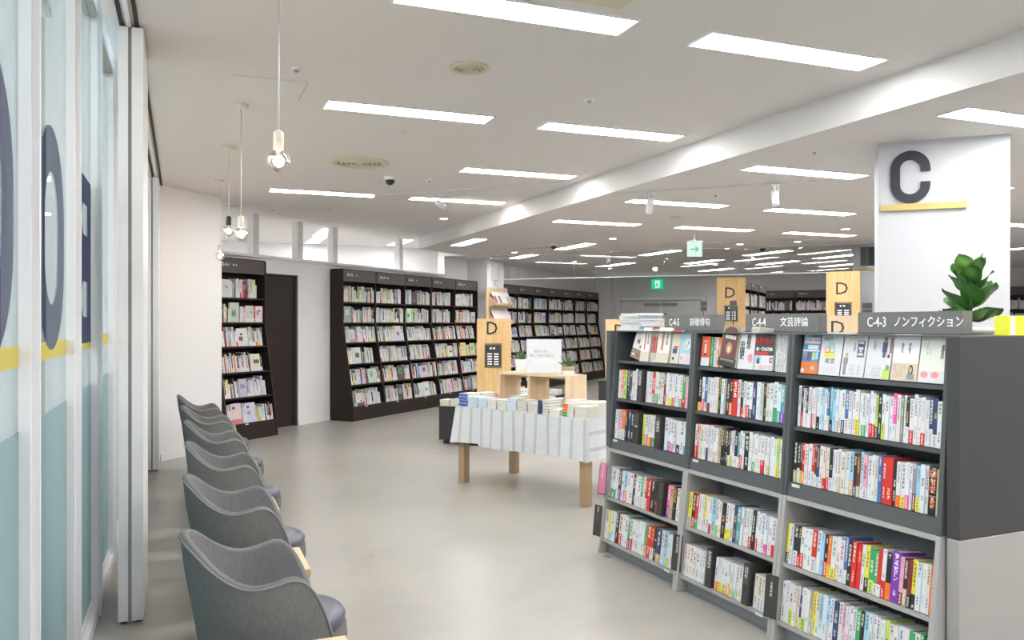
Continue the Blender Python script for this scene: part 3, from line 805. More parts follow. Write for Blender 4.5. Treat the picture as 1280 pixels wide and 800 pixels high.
def print_quad(mb, x0, x1, z0, z1, y, col, ink, cols=1, chars=None):
    chars = chars or max(3, (z1 - z0) / (x1 - x0) * cols)
    a = random.randrange(50); b = random.randrange(50)
    mb.add([(x0, y, z0), (x1, y, z0), (x1, y, z1), (x0, y, z1)], [(0, 1, 2, 3)], 'jacket_print', col, ink, uvs=[[(a, b), (a + cols, b), (a + cols, b + chars), (a, b + chars)]])
INKS_DARK = [(0.03, 0.03, 0.035)] * 5 + [(0.45, 0.04, 0.04), (0.05, 0.1, 0.3), (0.08, 0.3, 0.25), (0.3, 0.3, 0.32)]
def make_book(t, h, d, code, parent=None):
    """upright book, spine towards -y. code: cover letter + optional band letter"""
    cov = jit(PAL[code[0]]); light = code[0] in 'wiglycaps'
    ink = random.choice(INKS_DARK) if light else ((0.85, 0.83, 0.75) if random.random() < .75 else (0.85, 0.55, 0.1))
    m = MB(); u_shell(m, t, d, 0, h, 0.0012, cov)
    hb = 0.0
    if len(code) > 1: hb = h * random.choice((0.26, 0.3, 0.36))
    zt = h * random.uniform(0.93, 0.98); zl = h * random.uniform(0.42, 0.6)
    if zl < hb: zl = hb + 0.01
    wd = t * 0.42 * random.uniform(0.8, 1.2)
    print_quad(m, t / 2 - wd, t / 2 + wd, zl, zt, -0.0003, cov, ink)
    if not hb:
        print_quad(m, t / 2 - wd * 0.7, t / 2 + wd * 0.7, h * 0.12, h * 0.36, -0.0003, cov, ink)
    o = m.obj('book', parent)
    p = MB(); p.box(0.0013, t - 0.0013, 0.0013, d - 0.004, 0.0025, h - 0.0025, 'pages'); p.obj('pages', o)
    if hb:
        bc = jit(PAL[code[1]]); b = MB(); u_shell(b, t, d - 0.002, 0.0, hb, 0.0006, bc, off=0.0006)
        bi = (0.85, 0.85, 0.85) if code[1] not in 'wiglyca' else (0.1, 0.1, 0.12)
        print_quad(b, t * 0.15, t * 0.85, hb * 0.08, hb * 0.92, -0.001, bc, bi)
        b.obj('paper_band', o)
    return o

# ---------------------------------------------------------------- the grey gondola bookcases (signs C-4-3, C-4-4, C-4-5)
UO = Vector((2.556, 3.953, 0)); UA = math.atan2(-0.9993, 0.0368)
UM = Matrix.Translation(UO) @ Matrix.Rotation(UA, 4, 'Z')
ZB, ZT = 0.68, 1.445
def front(z): return 0.08 * z / ZB if z < ZB else 0.08 + 0.055 * (z - ZB) / (ZT - ZB)
SHELF_UP = (1.008, 1.257); SHELF_LO = (0.366, 0.095)
UNITS = [('C-4-5', -0.86, 0.0), ('C-4-4', 0.0, 0.775), ('C-4-3', 0.775, 1.635)]
TW = 0.024
for sg, xa, xb in UNITS:
    bay = {'C-4-3': 'nearest', 'C-4-4': 'middle', 'C-4-5': 'farthest'}[sg]
    u = thing('bookcase_unit', '%s unit of the two-tone grey bookcase, under the %s sign' % (bay, sg), 'bookcase', tuple(UO), UA)
    for a in (xa, xb - TW):
        q = MB(); q.prism_x([(0, 0), (front(ZB), ZB), (0.34, ZB), (0.34, 0)], a + 0.001, a + TW - 0.001, 'grey_board'); bevel(q.obj('lower_side', u), 0.003)
        q = MB(); q.prism_x([(front(ZB), ZB), (front(ZT), ZT), (0.34, ZT), (0.34, ZB)], a + 0.001, a + TW - 0.001, 'graphite'); bevel(q.obj('upper_side', u), 0.003)
    for z in SHELF_UP:
        q = MB(); y = front(z) + 0.022
        q.prism_x([(y, z), (0.32, z - 0.022), (0.32, z - 0.040), (y, z - 0.018)], xa + TW, xb - TW, 'graphite'); q.obj('shelf', u)
    q = MB(); q.prism_x([(front(0.745) + 0.012, 0.745), (0.32, 0.72), (0.32, ZB + 0.002), (front(ZB) + 0.006, ZB + 0.002)], xa + TW, xb - TW, 'graphite'); q.obj('upper_plinth', u)
    q = MB(); q.box(xa + TW, xb - TW, 0.32, 0.335, ZB, ZT, 'graphite_back'); q.obj('upper_back', u)
    q = MB(); q.box(xa + TW, xb - TW, 0.32, 0.335, 0.0, ZB - 0.02, 'grey_back'); q.obj('lower_back', u)
    q = MB(); q.prism_x([(front(0.66) + 0.006, 0.658), (front(ZB) + 0.004, ZB), (0.32, ZB), (0.32, 0.658)], xa + TW, xb - TW, 'grey_board'); q.obj('lower_top_board', u)
    for z in SHELF_LO:
        q = MB(); y = front(z) + 0.016
        q.prism_x([(y, z), (0.32, z - 0.032), (0.32, z - 0.052), (y, z - 0.020)], xa + TW, xb - TW, 'grey_board'); q.obj('shelf', u)
    q = MB(); q.box(xa + TW, xb - TW, 0.07, 0.085, 0.0, 0.072, 'grey_back'); q.obj('kick_board', u)
    for z, tx in ((0.745, xa + 0.05), (0.095, xb - 0.12)):
        y = front(z) + 0.008
        q = MB(); q.box(tx, tx + 0.05, y - 0.002, y, z - 0.018, z - 0.004, 'paper'); q.obj('shelf_tag', u)
    q = MB(); q.box(xa + 0.001, xb - 0.001, front(ZT) + 0.004, 0.74, ZT, ZT + 0.006, 'graphite'); q.obj('top_board', u)
    q = MB(); q.box(xa + 0.002, xb - 0.002, 0.342, 0.72, 0.0, ZT - 0.001, 'graphite_back'); q.obj('rear_body', u)
    # end panels belong to the outer units
    if sg == 'C-4-3':
        q = MB(); q.box(1.645, 1.70, 0.098, 0.85, ZB + 0.001, ZT + 0.006, 'graphite_end'); bevel(q.obj('upper_end_panel', u), 0.004)
        q = MB(); q.box(1.645, 1.70, 0.098, 0.85, 0, ZB - 0.001, 'grey_end'); bevel(q.obj('lower_end_panel', u), 0.004)
        q = MB(); q.box(1.636, 1.645, 0.11, 0.8, 0, ZT - 0.005, 'graphite_back'); q.obj('gap_filler', u)
    if sg == 'C-4-5':
        q = MB(); q.box(-0.915, -0.862, 0.098, 0.85, ZB + 0.001, ZT + 0.006, 'graphite'); bevel(q.obj('upper_end_panel', u), 0.004)
        q = MB(); q.box(-0.915, -0.862, 0.098, 0.85, 0, ZB - 0.001, 'grey_board'); bevel(q.obj('lower_end_panel', u), 0.004)
# category sign boxes on top
for txt, jp, xa, xb, nm in (('C-4-5', '詩歌俳句', -0.53, 0.0, 'farthest'), ('C-4-4', '文芸評論', 0.245, 0.78, 'middle'), ('C-4-3', 'ノンフィクション', 1.025, 1.56, 'nearest')):
    s = thing('category_sign', 'grey sign box lettered %s on top of the %s bookcase unit' % (txt, nm), 'sign', tuple(UM @ Vector((xa, 0.30, ZT + 0.0065))), UA)
    L = xb - xa
    MB().box(0, L, 0, 0.055, 0.003, 0.098, 'sign_grey').obj('sign_box', s)
    MB().box(-0.002, L + 0.002, -0.002, 0.057, 0, 0.006, 'graphite').obj('base_strip', s)
    text(txt, 0.062, 'sign_white', 'lettering', s, (L * 0.2, -0.001, 0.052), bold=0.0006, sx=0.74)
    text(jp, 0.050, 'sign_white', 'lettering', s, (L * 0.69, -0.001, 0.052), bold=0.0004, sx=0.86 if len(jp) > 5 else 1)
ROWS = {
 ('C-4-3', 1.008): 'w kr w kw w wr w wk w c w bw tk c as w wn bw w w wy w we w wr wr lk k wl w w mw w G w kw wr w w wr w nw nw w y',
 ('C-4-3', 0.745): 'ks kw ky ro w w rw uw nw w ir ir kw w w ws i w cs kn us cw pw w w i b r R k wo wy wm w Gu cy w g K s',
 ('C-4-3', 0.366): 'yk w kw kr wr w w rw w c kr oy wy ws w bw k r r w yk el ew rw wr ko V pu ks uk yk a w iw o',
 ('C-4-3', 0.095): 'w w il w iy nw wl w sg y iw ca w cw w n w pi wp w w e kG c w w w w l i w w w er w e n',
 ('C-4-4', 1.008): 'ky wm bi iu w w i k a G k ko R w kr w wr wn n w g k i w we at tv cv',
 ('C-4-4', 0.745): 'wr r i i w wn g w as w s k k k kw wy w kw tw wr w K w we w w wr w ws w w ly w wy',
 ('C-4-4', 0.366): 'yi kr re w w yi w wr c wl w k wy wy w n t w w w wr k wr w w wm w wr c',
 ('C-4-4', 0.095): 'w w w w w w w w D wo wy wl wo ws wy wc wy w wr D i iw iw iw i',
 ('C-4-5', 1.008): 'w op l k n iw w b D w w rg ie w wp u w wy wr w w we er p y',
 ('C-4-5', 0.745): 'w pw cw ow k n k b D l wm wy wr we wc D w wb wm w wn w at',
 ('C-4-5', 0.366): 'w M w kv a co w w k w w ew w rw r k k kr D mv s k w sw',
 ('C-4-5', 0.095): 'i yc w a k ir w w en wr w w a w es r rw k ns w c wy w w',
}
LEV = {1.008: 'second shelf', 0.745: 'third shelf', 0.366: 'fourth shelf', 0.095: 'bottom shelf'}
KEEP = []
for (sg, z), row in ROWS.items():
    xa, xb = [(a, b) for s_, a, b in UNITS if s_ == sg][0]
    x0 = xa + TW + (0.004 if z < 0.7 else 0.012); x1 = xb - TW - 0.004
    toks = row.split()
    ws_ = []
    for tk in toks:
        base = random.uniform(0.014, 0.024)
        if tk == 'D': base = 0.045
        if tk in ('K', 'R', 'V', 'M'): base = 0.034
        ws_.append(base)
    sc = (x1 - x0) / sum(ws_)
    x = x0
    grp = 'books on the %s of the %s bay' % (LEV[z], sg)
    tilt = -math.atan(0.08 / ZB) if z < ZB else -math.atan(0.055 / (ZT - ZB))
    yb = front(z) + (0.030 if z in SHELF_UP else 0.022)
    for i, tk in enumerate(toks):
        t = ws_[i] * sc; pos = UM @ Vector((x + 0.0004, yb + random.uniform(0, 0.006), z + 0.0015))
        where = '%s from far end, %s, %s bay' % (ordn(i + 1), LEV[z], sg)
        tt = t - 0.0012
        if tk == 'D':
            q = MB(); h = 0.20
            q.box(0, tt * 0.75, -0.02, 0.12, 0, h, 'smoked_plastic')
            o = q.obj('shelf_divider'); tag(o, 'smoked plastic divider, ' + where, 'shelf divider')
            p = MB(); print_quad(p, 0.004, tt * 0.7, h * 0.5, h * 0.95, -0.0205, (0.055, 0.052, 0.052), (0.7, 0.7, 0.7), 1, 5); p.obj('index_print', o)
        else:
            h = random.choice((0.188, 0.190, 0.192, 0.186, 0.194, 0.184)) + (0.008 if random.random() < .1 else 0)
            if z == 0.095 and sg == 'C-4-4': h = 0.172 if i < 8 else (0.170 if i < 19 else 0.165)
            if tk == 'V': h = 0.205
            code = {'K': 'k', 'R': 'r', 'V': 'v', 'M': 'we'}.get(tk, tk)
            o = make_book(tt, h, 0.132 if z > 0.7 else 0.14, code)
            cw = WORD[code[0]] + (' book with %s band' % WORD[code[1]] if len(code) > 1 else ' book')
            tag(o, cw[0].upper() + cw[1:] + ', ' + where, 'book', grp)
            if tk == 'K' and sg == 'C-4-3':
                text('ロッキード', 0.037, 'orange_ink', 'title', o, (tt / 2, -0.0006, h * 0.52), vertical=True, bold=0.0008)
            if tk == 'V': text('ノードン', 0.026, 'sign_white', 'title', o, (tt / 2, -0.0006, h * 0.62), vertical=True)
            if tk == 'K' and sg == 'C-4-4': pass
        o.matrix_world = Matrix.Translation(pos) @ Matrix.Rotation(UA, 4, 'Z') @ Matrix.Rotation(tilt, 4, 'X')
        x += t
# dark index plates sticking out over the aisle at three shelf ends
def index_plate(sg, x, y, z, label, h=0.2, col='smoked_plastic', wd=0.07):
    t = MB().box(0, wd, -0.003, 0, 0, h, col).obj('index_plate')
    p = MB(); print_quad(p, wd * 0.35, wd * 0.62, h * 0.5, h * 0.95, -0.0034, (0.055, 0.052, 0.052) if col == 'smoked_plastic' else (0.6, 0.2, 0.32), (0.75, 0.75, 0.75), 1, 5); p.obj('index_print', t)
    t.matrix_world = UM @ Matrix.Translation((x, y, z)) @ Matrix.Rotation(rad(14), 4, 'Z') @ Matrix.Rotation(-math.atan(0.08 / ZB), 4, 'X')
    tag(t, label, 'index plate')
plain('pink_card', (0.62, 0.20, 0.33), 0.4)
index_plate('C-4-5', -0.905, 0.03, 0.372, 'dark index plate sticking out behind the pink card, far end of bookcase', 0.19)
index_plate('C-4-5', -0.872, 0.015, 0.385, 'translucent pink index card at the far end of the bookcase base', 0.20, 'pink_card', 0.06)
index_plate('C-4-5', -0.91, -0.005, 0.101, 'dark index plate at the far end of the bottom shelf', 0.20)
index_plate('C-4-4', -0.035, 0.005, 0.110, 'dark index plate before thin white books, bottom shelf of the C-4-4 bay', 0.20)
index_plate('C-4-3', 0.74, -0.005, 0.101, 'dark index plate with olive foot, bottom shelf beside the C-4-3 bay', 0.20)

# face-out books on the top shelf
def cover_book(x, wd, h, t, base, rects, label, texts=(), lean=-0.19, z=1.257, yo=0.0, roll=0.0, prints=(), ze=0.0045):
    """a book showing its front cover, leaning back; x along the shelf"""
    q = MB(); q.prism_x([(0, 0), (0, h), (0.0012, h), (0.0012, 0)], 0, wd, 'jacket', PAL.get(base, base))
    q.prism_x([(t - 0.0012, 0), (t - 0.0012, h), (t, h), (t, 0)], 0, wd, 'jacket', PAL.get(base, base))
    q.box(0, 0.0012, 0.0012, t - 0.0012, 0, h, 'jacket', PAL.get(base, base))
    o = q.obj('book')
    MB().box(0.0013, wd - 0.003, 0.0013, t - 0.0013, 0.0025, h - 0.0025, 'pages').obj('pages', o)
    if rects or prints:
        q = MB()
        for k, r in enumerate(rects):
            x0, z0, x1, z1, c = r[:5]
            c = PAL.get(c, c)
            if len(r) > 5 and r[5] == 'o':
                n = 14; pts = [(wd * (x0 + x1) / 2 + wd * (x1 - x0) / 2 * math.cos(2 * PI * j / n), h * (z0 + z1) / 2 + h * (z1 - z0) / 2 * math.sin(2 * PI * j / n)) for j in range(n)]
                q.prism_y(pts, -0.0005 - 0.0001 * k, -0.0001, 'jacket', c)
            else:
                q.prism_y([(wd * x0, h * z0), (wd * x1, h * z0), (wd * x1, h * z1), (wd * x0, h * z1)], -0.0005 - 0.0001 * k, -0.0001, 'jacket', c)
        for x0, z0, x1, z1, c, ink, cols in prints:
            print_quad(q, wd * x0, wd * x1, h * z0, h * z1, -0.0006 - 0.0001 * len(rects), PAL.get(c, c), PAL.get(ink, ink), cols)
        q.obj('cover_print', o)
    for s_, sz, tx, tz, mt, vert in texts:
        text(s_, sz, mt, 'title', o, (wd * tx, -0.0012 - 0.0001 * len(rects), h * tz), vertical=vert, bold=0.0004)
    ze += wd * math.sin(max(0, roll))
    o.matrix_world = UM @ Matrix.Translation((x, front(z) + 0.032 + yo, z + ze)) @ Matrix.Rotation(lean, 4, 'X') @ Matrix.Rotation(roll, 4, 'Y')
    tag(o, label, 'book', 'face-out books on the top shelf')
    return o
xs = 0.812
cover_book(xs, 0.108, 0.185, 0.022, (0.12, 0.25, 0.5), [(0, 0, 1, .31, (0.72, .2, .06)), (0, .58, 1, .62, 'w'), (.05, .78, .97, .93, 'w'), (.0, .9, .4, 1, 'c'), (.02, .44, .3, .58, (0.25, 0.3, 0.34)), (.3, .34, .52, .56, (.1, .12, .18)), (.62, .36, .74, .56, 'l'), (.78, .38, .95, .56, 'c'), (.6, .1, .78, .2, 'c', 'o'), (.03, .02, .22, .14, 'w', 'o'), (.3, .64, .9, .74, 'w')],
           'face-out book, blue sky photo cover and orange band', [('ファースト・ペンギン', 0.0105, .5, .86, 'red_ink', False)], lean=-0.17)
cover_book(xs + 0.113, 0.128, 0.19, 0.02, 'w', [(.2, .54, .42, .70, (0.75, 0.2, 0.15)), (.42, .54, .66, .70, (0.2, 0.55, 0.3)), (.24, .57, .38, .68, 'i'), (.47, .57, .62, .68, 'i'), (.2, .44, .72, .50, 'y'), (.25, .50, .68, .54, 'y'), (.32, .72, .64, .80, 'c')],
           'face-out white book with red and green window drawing', [('まほろ', 0.02, .32, .88, 'grey_ink', False), ('利 雅', 0.026, .5, .34, 'grey_ink', False)], lean=-0.18, prints=[(.2, .1, .8, .2, 'w', (.8, .45, .55), 6)])
cover_book(xs + 0.247, 0.13, 0.187, 0.022, 'w', [(.62, .48, .92, .88, (0.08, .11, .2)), (.66, .80, .86, .86, 'w'), (.67, .66, .86, .72, 'a'), (.66, .52, .88, .58, 'i'), (.72, .60, .82, .65, 'i'), (.1, .04, .17, .36, 'G'), (.17, .04, .22, .36, 'G'), (.07, .30, .26, .46, 'G'), (.13, .46, .24, .58, 's', 'o')],
           'face-out white book with suited man and navy tower drawing', [('うつろい', 0.012, .5, .72, 'grey_ink', True)], lean=-0.19, prints=[(.35, .05, .95, .3, 'w', (.35, .35, .37), 5)])
cover_book(xs + 0.383, 0.13, 0.187, 0.022, 'w', [(.6, .62, .80, .86, (0.08, .10, .24)), (.64, .5, .76, .62, (0.08, .10, .24)), (.63, .84, .78, .98, (.30, .18, .14), 'o'), (.68, .64, .72, .84, 'u'), (.72, .02, 1, .24, 'l'), (.82, .2, .96, .34, 'G', 'o'), (.9, .6, .99, .95, (.30, .16, .22)), (.84, .49, .93, .58, 'u', 'o')],
           'face-out white book with bearded man in a navy suit', [('にっぽん', 0.012, .3, .78, 'grey_ink', True)], lean=-0.19, prints=[(.06, .05, .66, .3, 'w', (.35, .35, .37), 6)])
cover_book(xs + 0.522, 0.128, 0.194, 0.024, (0.82, 0.83, 0.88), [(0, 0, 1, .38, (.66, .55, .42)), (.66, .12, .84, .35, 'k', 'o'), (.62, .04, .9, .16, 'G'), (.69, .17, .80, .31, 's', 'o')],
           'face-out white book with beige portrait band, woman with long hair', [('死にゆく', 0.013, .64, .7, 'grey_ink', True), ('あなたへ', 0.013, .36, .7, 'grey_ink', True)], lean=-0.16, prints=[(.06, .08, .55, .34, (.66, .55, .42), (.4, .32, .25), 7)])
cover_book(xs + 0.655, 0.128, 0.19, 0.022, (.74, .78, .70), [(0, 0, 1, .26, 'w'), (.08, .1, .36, .24, (.8, .3, .3), 'o'), (.46, .1, .74, .24, (.8, .3, .3), 'o')],
           'face-out pale green book with two coral dots, touching the end panel', [('るからい', 0.017, .8, .66, 'black_ink', True)], lean=-0.17, prints=[(.1, .6, .4, .95, (.74, .78, .70), (.4, .4, .4), 3)])
xs = 0.03
cover_book(xs + 0.006, 0.075, 0.165, 0.03, (0.72, .13, .05), [(0, 0, 1, .28, 'w'), (.36, .42, .56, .74, 'w'), (.32, .34, .6, .44, 'k', 'o')], 'face-out orange book with white bottle drawing', [('ロビンソン', .008, .5, .84, 'sign_white', False)], lean=-0.1)
for k, (c, tt) in enumerate((('e', 0.014), ('g', 0.02), ('i', 0.018), ('o', 0.016), ('w', 0.02))):
    o = make_book(tt, 0.165, 0.12, c); o.matrix_world = UM @ Matrix.Translation((xs + 0.092 + 0.0215 * k, front(1.257) + 0.036, 1.2585)) @ Matrix.Rotation(-0.07, 4, 'X')
    tag(o, '%s upright book between the orange cover and tilted brown book' % WORD[c].capitalize(), 'book')
cover_book(xs + 0.185, 0.145, 0.225, 0.012, (.30, .27, .19), [(.06, .0, .94, .72, (.14, .05, .05)), (.06, .56, .94, .96, (.14, .05, .05), 'o'), (.32, .3, .68, .58, (.42, .26, .16), 'o'), (.42, .34, .58, .5, (.85, .6, .4), 'o'), (0, 0, 1, .2, 'k')],
           'tilted brown book with arched window and lamp cover, tallest in front', [('物語集成', .022, .5, .70, 'sign_white', False)], lean=-0.15, roll=0.10, yo=-0.022, prints=[(.1, .12, .9, .18, 'k', 'w', 10)])
for k in range(5):
    o = make_book(0.011, 0.226, 0.12, 'i'); o.matrix_world = UM @ Matrix.Translation((xs + 0.35 + 0.0125 * k, front(1.257) + 0.062, 1.2585)) @ Matrix.Rotation(-0.09, 4, 'X') @ Matrix.Rotation(0.14, 4, 'Y')
    tag(o, 'thin pale tilted volume, %s of five behind the white calligraphy cover' % ordn(k + 1), 'book', 'five pale tilted volumes')
cover_book(xs + 0.335, 0.125, 0.192, 0.022, 'w', [(.62, .16, .95, .42, (.80, .42, .45), 'o')], 'face-out white book with black brush lettering and red spot', [('林彪の', .032, .62, .74, 'black_ink', True), ('中国史', .038, .25, .5, 'black_ink', True), ('闇', .034, .78, .3, 'pink_ink', False)], lean=-0.12, yo=-0.012)
cover_book(xs + 0.463, 0.138, 0.19, 0.022, (.045, .048, .055), [(0, .42, .72, .49, 'r'), (0, 0, 1, .40, 'w'), (.03, .17, .36, .40, 'c'), (.14, .17, .28, .32, 'n'), (.17, .30, .25, .38, 's', 'o'), (.8, .2, .98, .36, 'u', 'o'), (.86, .24, .95, .32, 'w', 'o')],
           'face-out black and white book with bold red lettering', [('自民党の', .034, .45, .78, 'red_ink', False), ('統一教会汚染', .02, .5, .56, 'sign_white', False)], lean=-0.12, yo=-0.01, prints=[(.02, .03, .98, .14, 'w', 'r', 9)])
for k in range(6):
    o = make_book(0.0145, 0.19, 0.12, 'w'); o.matrix_world = UM @ Matrix.Translation((xs + 0.606 + 0.0185 * k, front(1.257) + 0.036, 1.2585)) @ Matrix.Rotation(-0.07, 4, 'X')
    tag(o, 'plain white spine, %s of six at the near end of the C-4-4 top shelf' % ordn(k + 1), 'book', 'six plain white spines')
xs = -0.66
cover_book(xs - 0.045, 0.125, 0.185, 0.02, 'w', [(0, 0, 1, .34, (.22, .20, .14)), (.5, .1, .72, .22, 'r', 'o'), (.08, .1, .4, .16, 'w'), (.62, .4, .78, .5, 'r', 'o')], 'leaning book with olive foot, far end of the C-4-5 top shelf', [('秋', .035, .45, .6, 'black_ink', False)], lean=-0.2, roll=0.2)
def vol(x, t, k, cover):
    return cover_book(x, t, 0.215, 0.012, (.80, .79, .80), [(.62 - .3, .35, .48, .9, (.55, .2, .06)), (0, 0, 1, .28, (.68, .62, .52))], cover, [('文学全集', .02, .75, .66, 'grey_ink', True)], lean=-0.16, yo=-0.012)
vol(xs + 0.085, 0.095, 0, 'white face-out literary volume with rust title bar, nearer the far end')
for k in range(4):
    o = make_book(0.0125, 0.218, 0.12, 'i'); o.matrix_world = UM @ Matrix.Translation((xs + 0.19 + 0.0165 * k, front(1.257) + 0.03, 1.2585)) @ Matrix.Rotation(-0.1, 4, 'X')
    b = MB(); b.box(0.001, 0.0115, -0.0006, 0, 0.06, 0.16, 'jacket', (.5, .04, .03)); b.box(0.0, 0.0125, -0.0006, 0.03, 0.208, 0.2185, 'jacket', (.5, .04, .03)); b.obj('red_spine_print', o)
    tag(o, 'ivory spine with dark red tip, %s of four on the C-4-5 top shelf' % ordn(k + 1), 'book', 'four red tipped spines')
vol(xs + 0.262, 0.13, 0, 'white face-out literary volume with rust title bar beside the red-tipped spines')
cover_book(xs + 0.398, 0.085, 0.2, 0.02, 'i', [(.2, .3, .7, .45, 'n'), (.3, .46, .8, .52, 'r'), (.2, .1, .45, .2, 'n', 'o'), (.0, .9, 1, 1, 'r'), (.4, .6, .9, .75, (.6, .7, .4))], 'narrow face-out ivory book with small colourful blocks', lean=-0.14)
cover_book(xs + 0.49, 0.115, 0.19, 0.02, (.35, .62, .76), [(.0, 0, 1, .32, 'w'), (.05, .12, .25, .26, (.8, .3, .35), 'o'), (.35, .45, .9, .8, (.7, .75, .72), 'o'), (.45, .5, .6, .62, (.75, .35, .2), 'o'), (.6, .6, .75, .72, (.25, .4, .6), 'o')], 'face-out sky blue book with flower pattern', lean=-0.12, prints=[(.3, .05, .9, .28, 'w', (.7, .3, .3), 4)])
for k in range(3):
    o = make_book(0.012, 0.188, 0.12, 'w'); o.matrix_world = UM @ Matrix.Translation((xs + 0.615 + 0.0165 * k - 0.006, front(1.257) + 0.036, 1.2585)) @ Matrix.Rotation(-0.07, 4, 'X')
    tag(o, 'white spine, %s of three next to the flower-patterned sky blue book' % ordn(k + 1), 'book', 'three white spines')

# things standing on the gondola top
pz = ZT + 0.0065
yb = thing('box_file', 'bright yellow box file with a white label on the bookcase top', 'box file', tuple(UM @ Vector((1.69, 0.39, pz))), UA + PI / 2)
MB().box(0.0, 0.30, 0, 0.06, 0, 0.078, 'yellow_box').obj('box', yb)
MB().box(0.010, 0.035, -0.002, 0, 0.001, 0.074, 'white_metal').obj('side_stripe', yb)
q = MB(); q.box(0.105, 0.16, -0.002, 0, 0.03, 0.068, 'paper'); print_quad(q, 0.108, 0.157, 0.034, 0.064, -0.0025, (0.86, 0.87, 0.9), (0.3, 0.3, 0.3), 8, 4); q.obj('label_card', yb)
# fiddle-leaf plant in a low pot
pl = thing('potted_plant', 'broad-leaved green plant in a low dark pot in front of the white column', 'plant', tuple(UM @ Vector((1.35, 0.62, pz))), UA)
MB().lathe([(0.085, 0), (0.10, 0.012), (0.105, 0.03), (0.095, 0.03), (0.09, 0.012)], 'marble_pot', 24).obj('pot', pl)
MB().lathe([(0.0, 0.024), (0.094, 0.026)], 'soil', 20, cap=False).obj('soil', pl)
MB().tube([(0, 0, 0.02), (0.004, 0, 0.12), (-0.004, 0.004, 0.22), (0.0, 0.0, 0.31)], [0.009, 0.008, 0.006, 0.004], 'stem', 8).obj('stem', pl)
def leaf_mesh(L, Wd, curl, mat):
    P = []
    nu, nv = 11, 6
    for i in range(nu):
        u = i / (nu - 1)
        prof = 0.12 + 0.88 * math.sin(PI * min(1, u ** 0.9)) ** 0.75 if 0 < u < 1 else 0.05
        prof *= 0.75 + 0.35 * u
        wv = Wd * prof
        row = []
        for j in range(nv + 1):
            v = j / nv * 2 - 1
            r = u * L
            z = r * math.sin(curl * u) * 0.5 + abs(v) * wv * 0.28 + 0.006 * math.sin(9 * u + 3 * v)
            row.append((r, v * wv, z))
        P.append(row)
    m = MB(); m.grid(P, mat); return m
rnd = random.Random(3)
LV = [  # z, azimuth, length, pitch, light
 (0.05, 200, 0.15, 12, 1), (0.05, 330, 0.15, 18, 1), (0.06, 20, 0.14, 14, 0), (0.07, 260, 0.13, 10, 1), (0.10, 170, 0.16, 24, 0), (0.11, 350, 0.17, 42, 0), (0.10, 235, 0.16, 40, 0), (0.12, 300, 0.16, 46, 0),
 (0.16, 190, 0.15, 52, 0), (0.17, 10, 0.15, 48, 0), (0.18, 250, 0.15, 62, 0), (0.19, 310, 0.14, 66, 0), (0.22, 205, 0.12, 62, 0), (0.23, 340, 0.13, 66, 0), (0.25, 265, 0.12, 78, 1), (0.27, 160, 0.10, 60, 1), (0.27, 30, 0.10, 70, 1), (0.14, 90, 0.15, 45, 0), (0.2, 120, 0.13, 58, 0), (0.24, 60, 0.12, 66, 0)]
for z, az, L, pt, lt in LV:
    m = leaf_mesh(L * 0.95, L * 0.36, 0.5, 'leaf_light' if lt else 'leaf')
    o = m.obj('leaf', pl)
    a = rad(az + rnd.uniform(-10, 10))
    o.matrix_local = Matrix.Translation((0, 0, z)) @ Matrix.Rotation(a, 4, 'Z') @ Matrix.Rotation(-rad(pt * 0.66), 4, 'Y') @ Matrix.Rotation(rnd.uniform(-.6, .6), 4, 'X')
# stack of leaflets at the far end
lb = [(-0.20, 'white magazine at the bottom of the leaflet stack'), ]
zz = pz
for k in range(9):
    th = rnd.uniform(0.008, 0.016); m = MB()
    a, b = rnd.uniform(0.21, 0.24), 0.18
    m.box(0, a, 0, b, 0, th, 'paper')
    if k == 7: pass
    o = m.obj('magazine'); 
    for e in range(3):
        pass
    q = MB(); q.box(-0.001, a + 0.001, -0.001, b * 0.9, th - 0.0015, th + 0.0003, 'jacket', PAL['l'] if k == 7 else (0.75, 0.78, 0.84)); q.obj('cover_sheet', o)
    if k in (2, 4, 5):
        q = MB(); print_quad(q, 0.01, a * 0.9, 0.001, th - 0.002, -0.0015, (0.8, 0.8, 0.85), (0.5, 0.45, 0.5), 30, 2); q.obj('edge_print', o)
    o.matrix_world = UM @ Matrix.Translation((-0.875 + rnd.uniform(0, .02), 0.17 + rnd.uniform(-.01, .01), zz)) @ Matrix.Rotation(rnd.uniform(-.08, .08), 4, 'Z')
    tag(o, '%s magazine from the bottom in the stack on the far bookcase end%s' % (ordn(k + 1), ', lime green cover' if k == 7 else ''), 'magazine', 'stack of magazines')
    zz += th + 0.0008
# small prop cards: four-pane cards on thin rods
for x, y, label in ((-0.42, 0.52, 'dark four-pane card on a rod behind the C-4-5 sign, nearer the far end'), (-0.17, 0.55, 'dark four-pane card on a rod behind the C-4-5 sign, nearer C-4-4'), (0.80, 0.60, 'dark narrow card on a rod in front of the tall board')):
    t = thing('rod_card', label, 'card holder', tuple(UM @ Vector((x, y, pz))), UA)
    hh = 0.155 if x < 0.5 else 0.12
    q = MB(); q.tube([(0, 0, 0), (0, 0, hh)], 0.003, 'black_plastic', 6); q.lathe([(0.03, 0), (0.03, 0.004)], 'black_plastic', 16); q.obj('rod', t)
    for a in (0, 1):
        for b in (0, 1):
            MB().box(-0.03 + a * 0.031, -0.001 + a * 0.031, -0.002, 0.002, hh - 0.03 + b * 0.031, hh - 0.001 + b * 0.031, 'espresso_trim').obj('card', t)

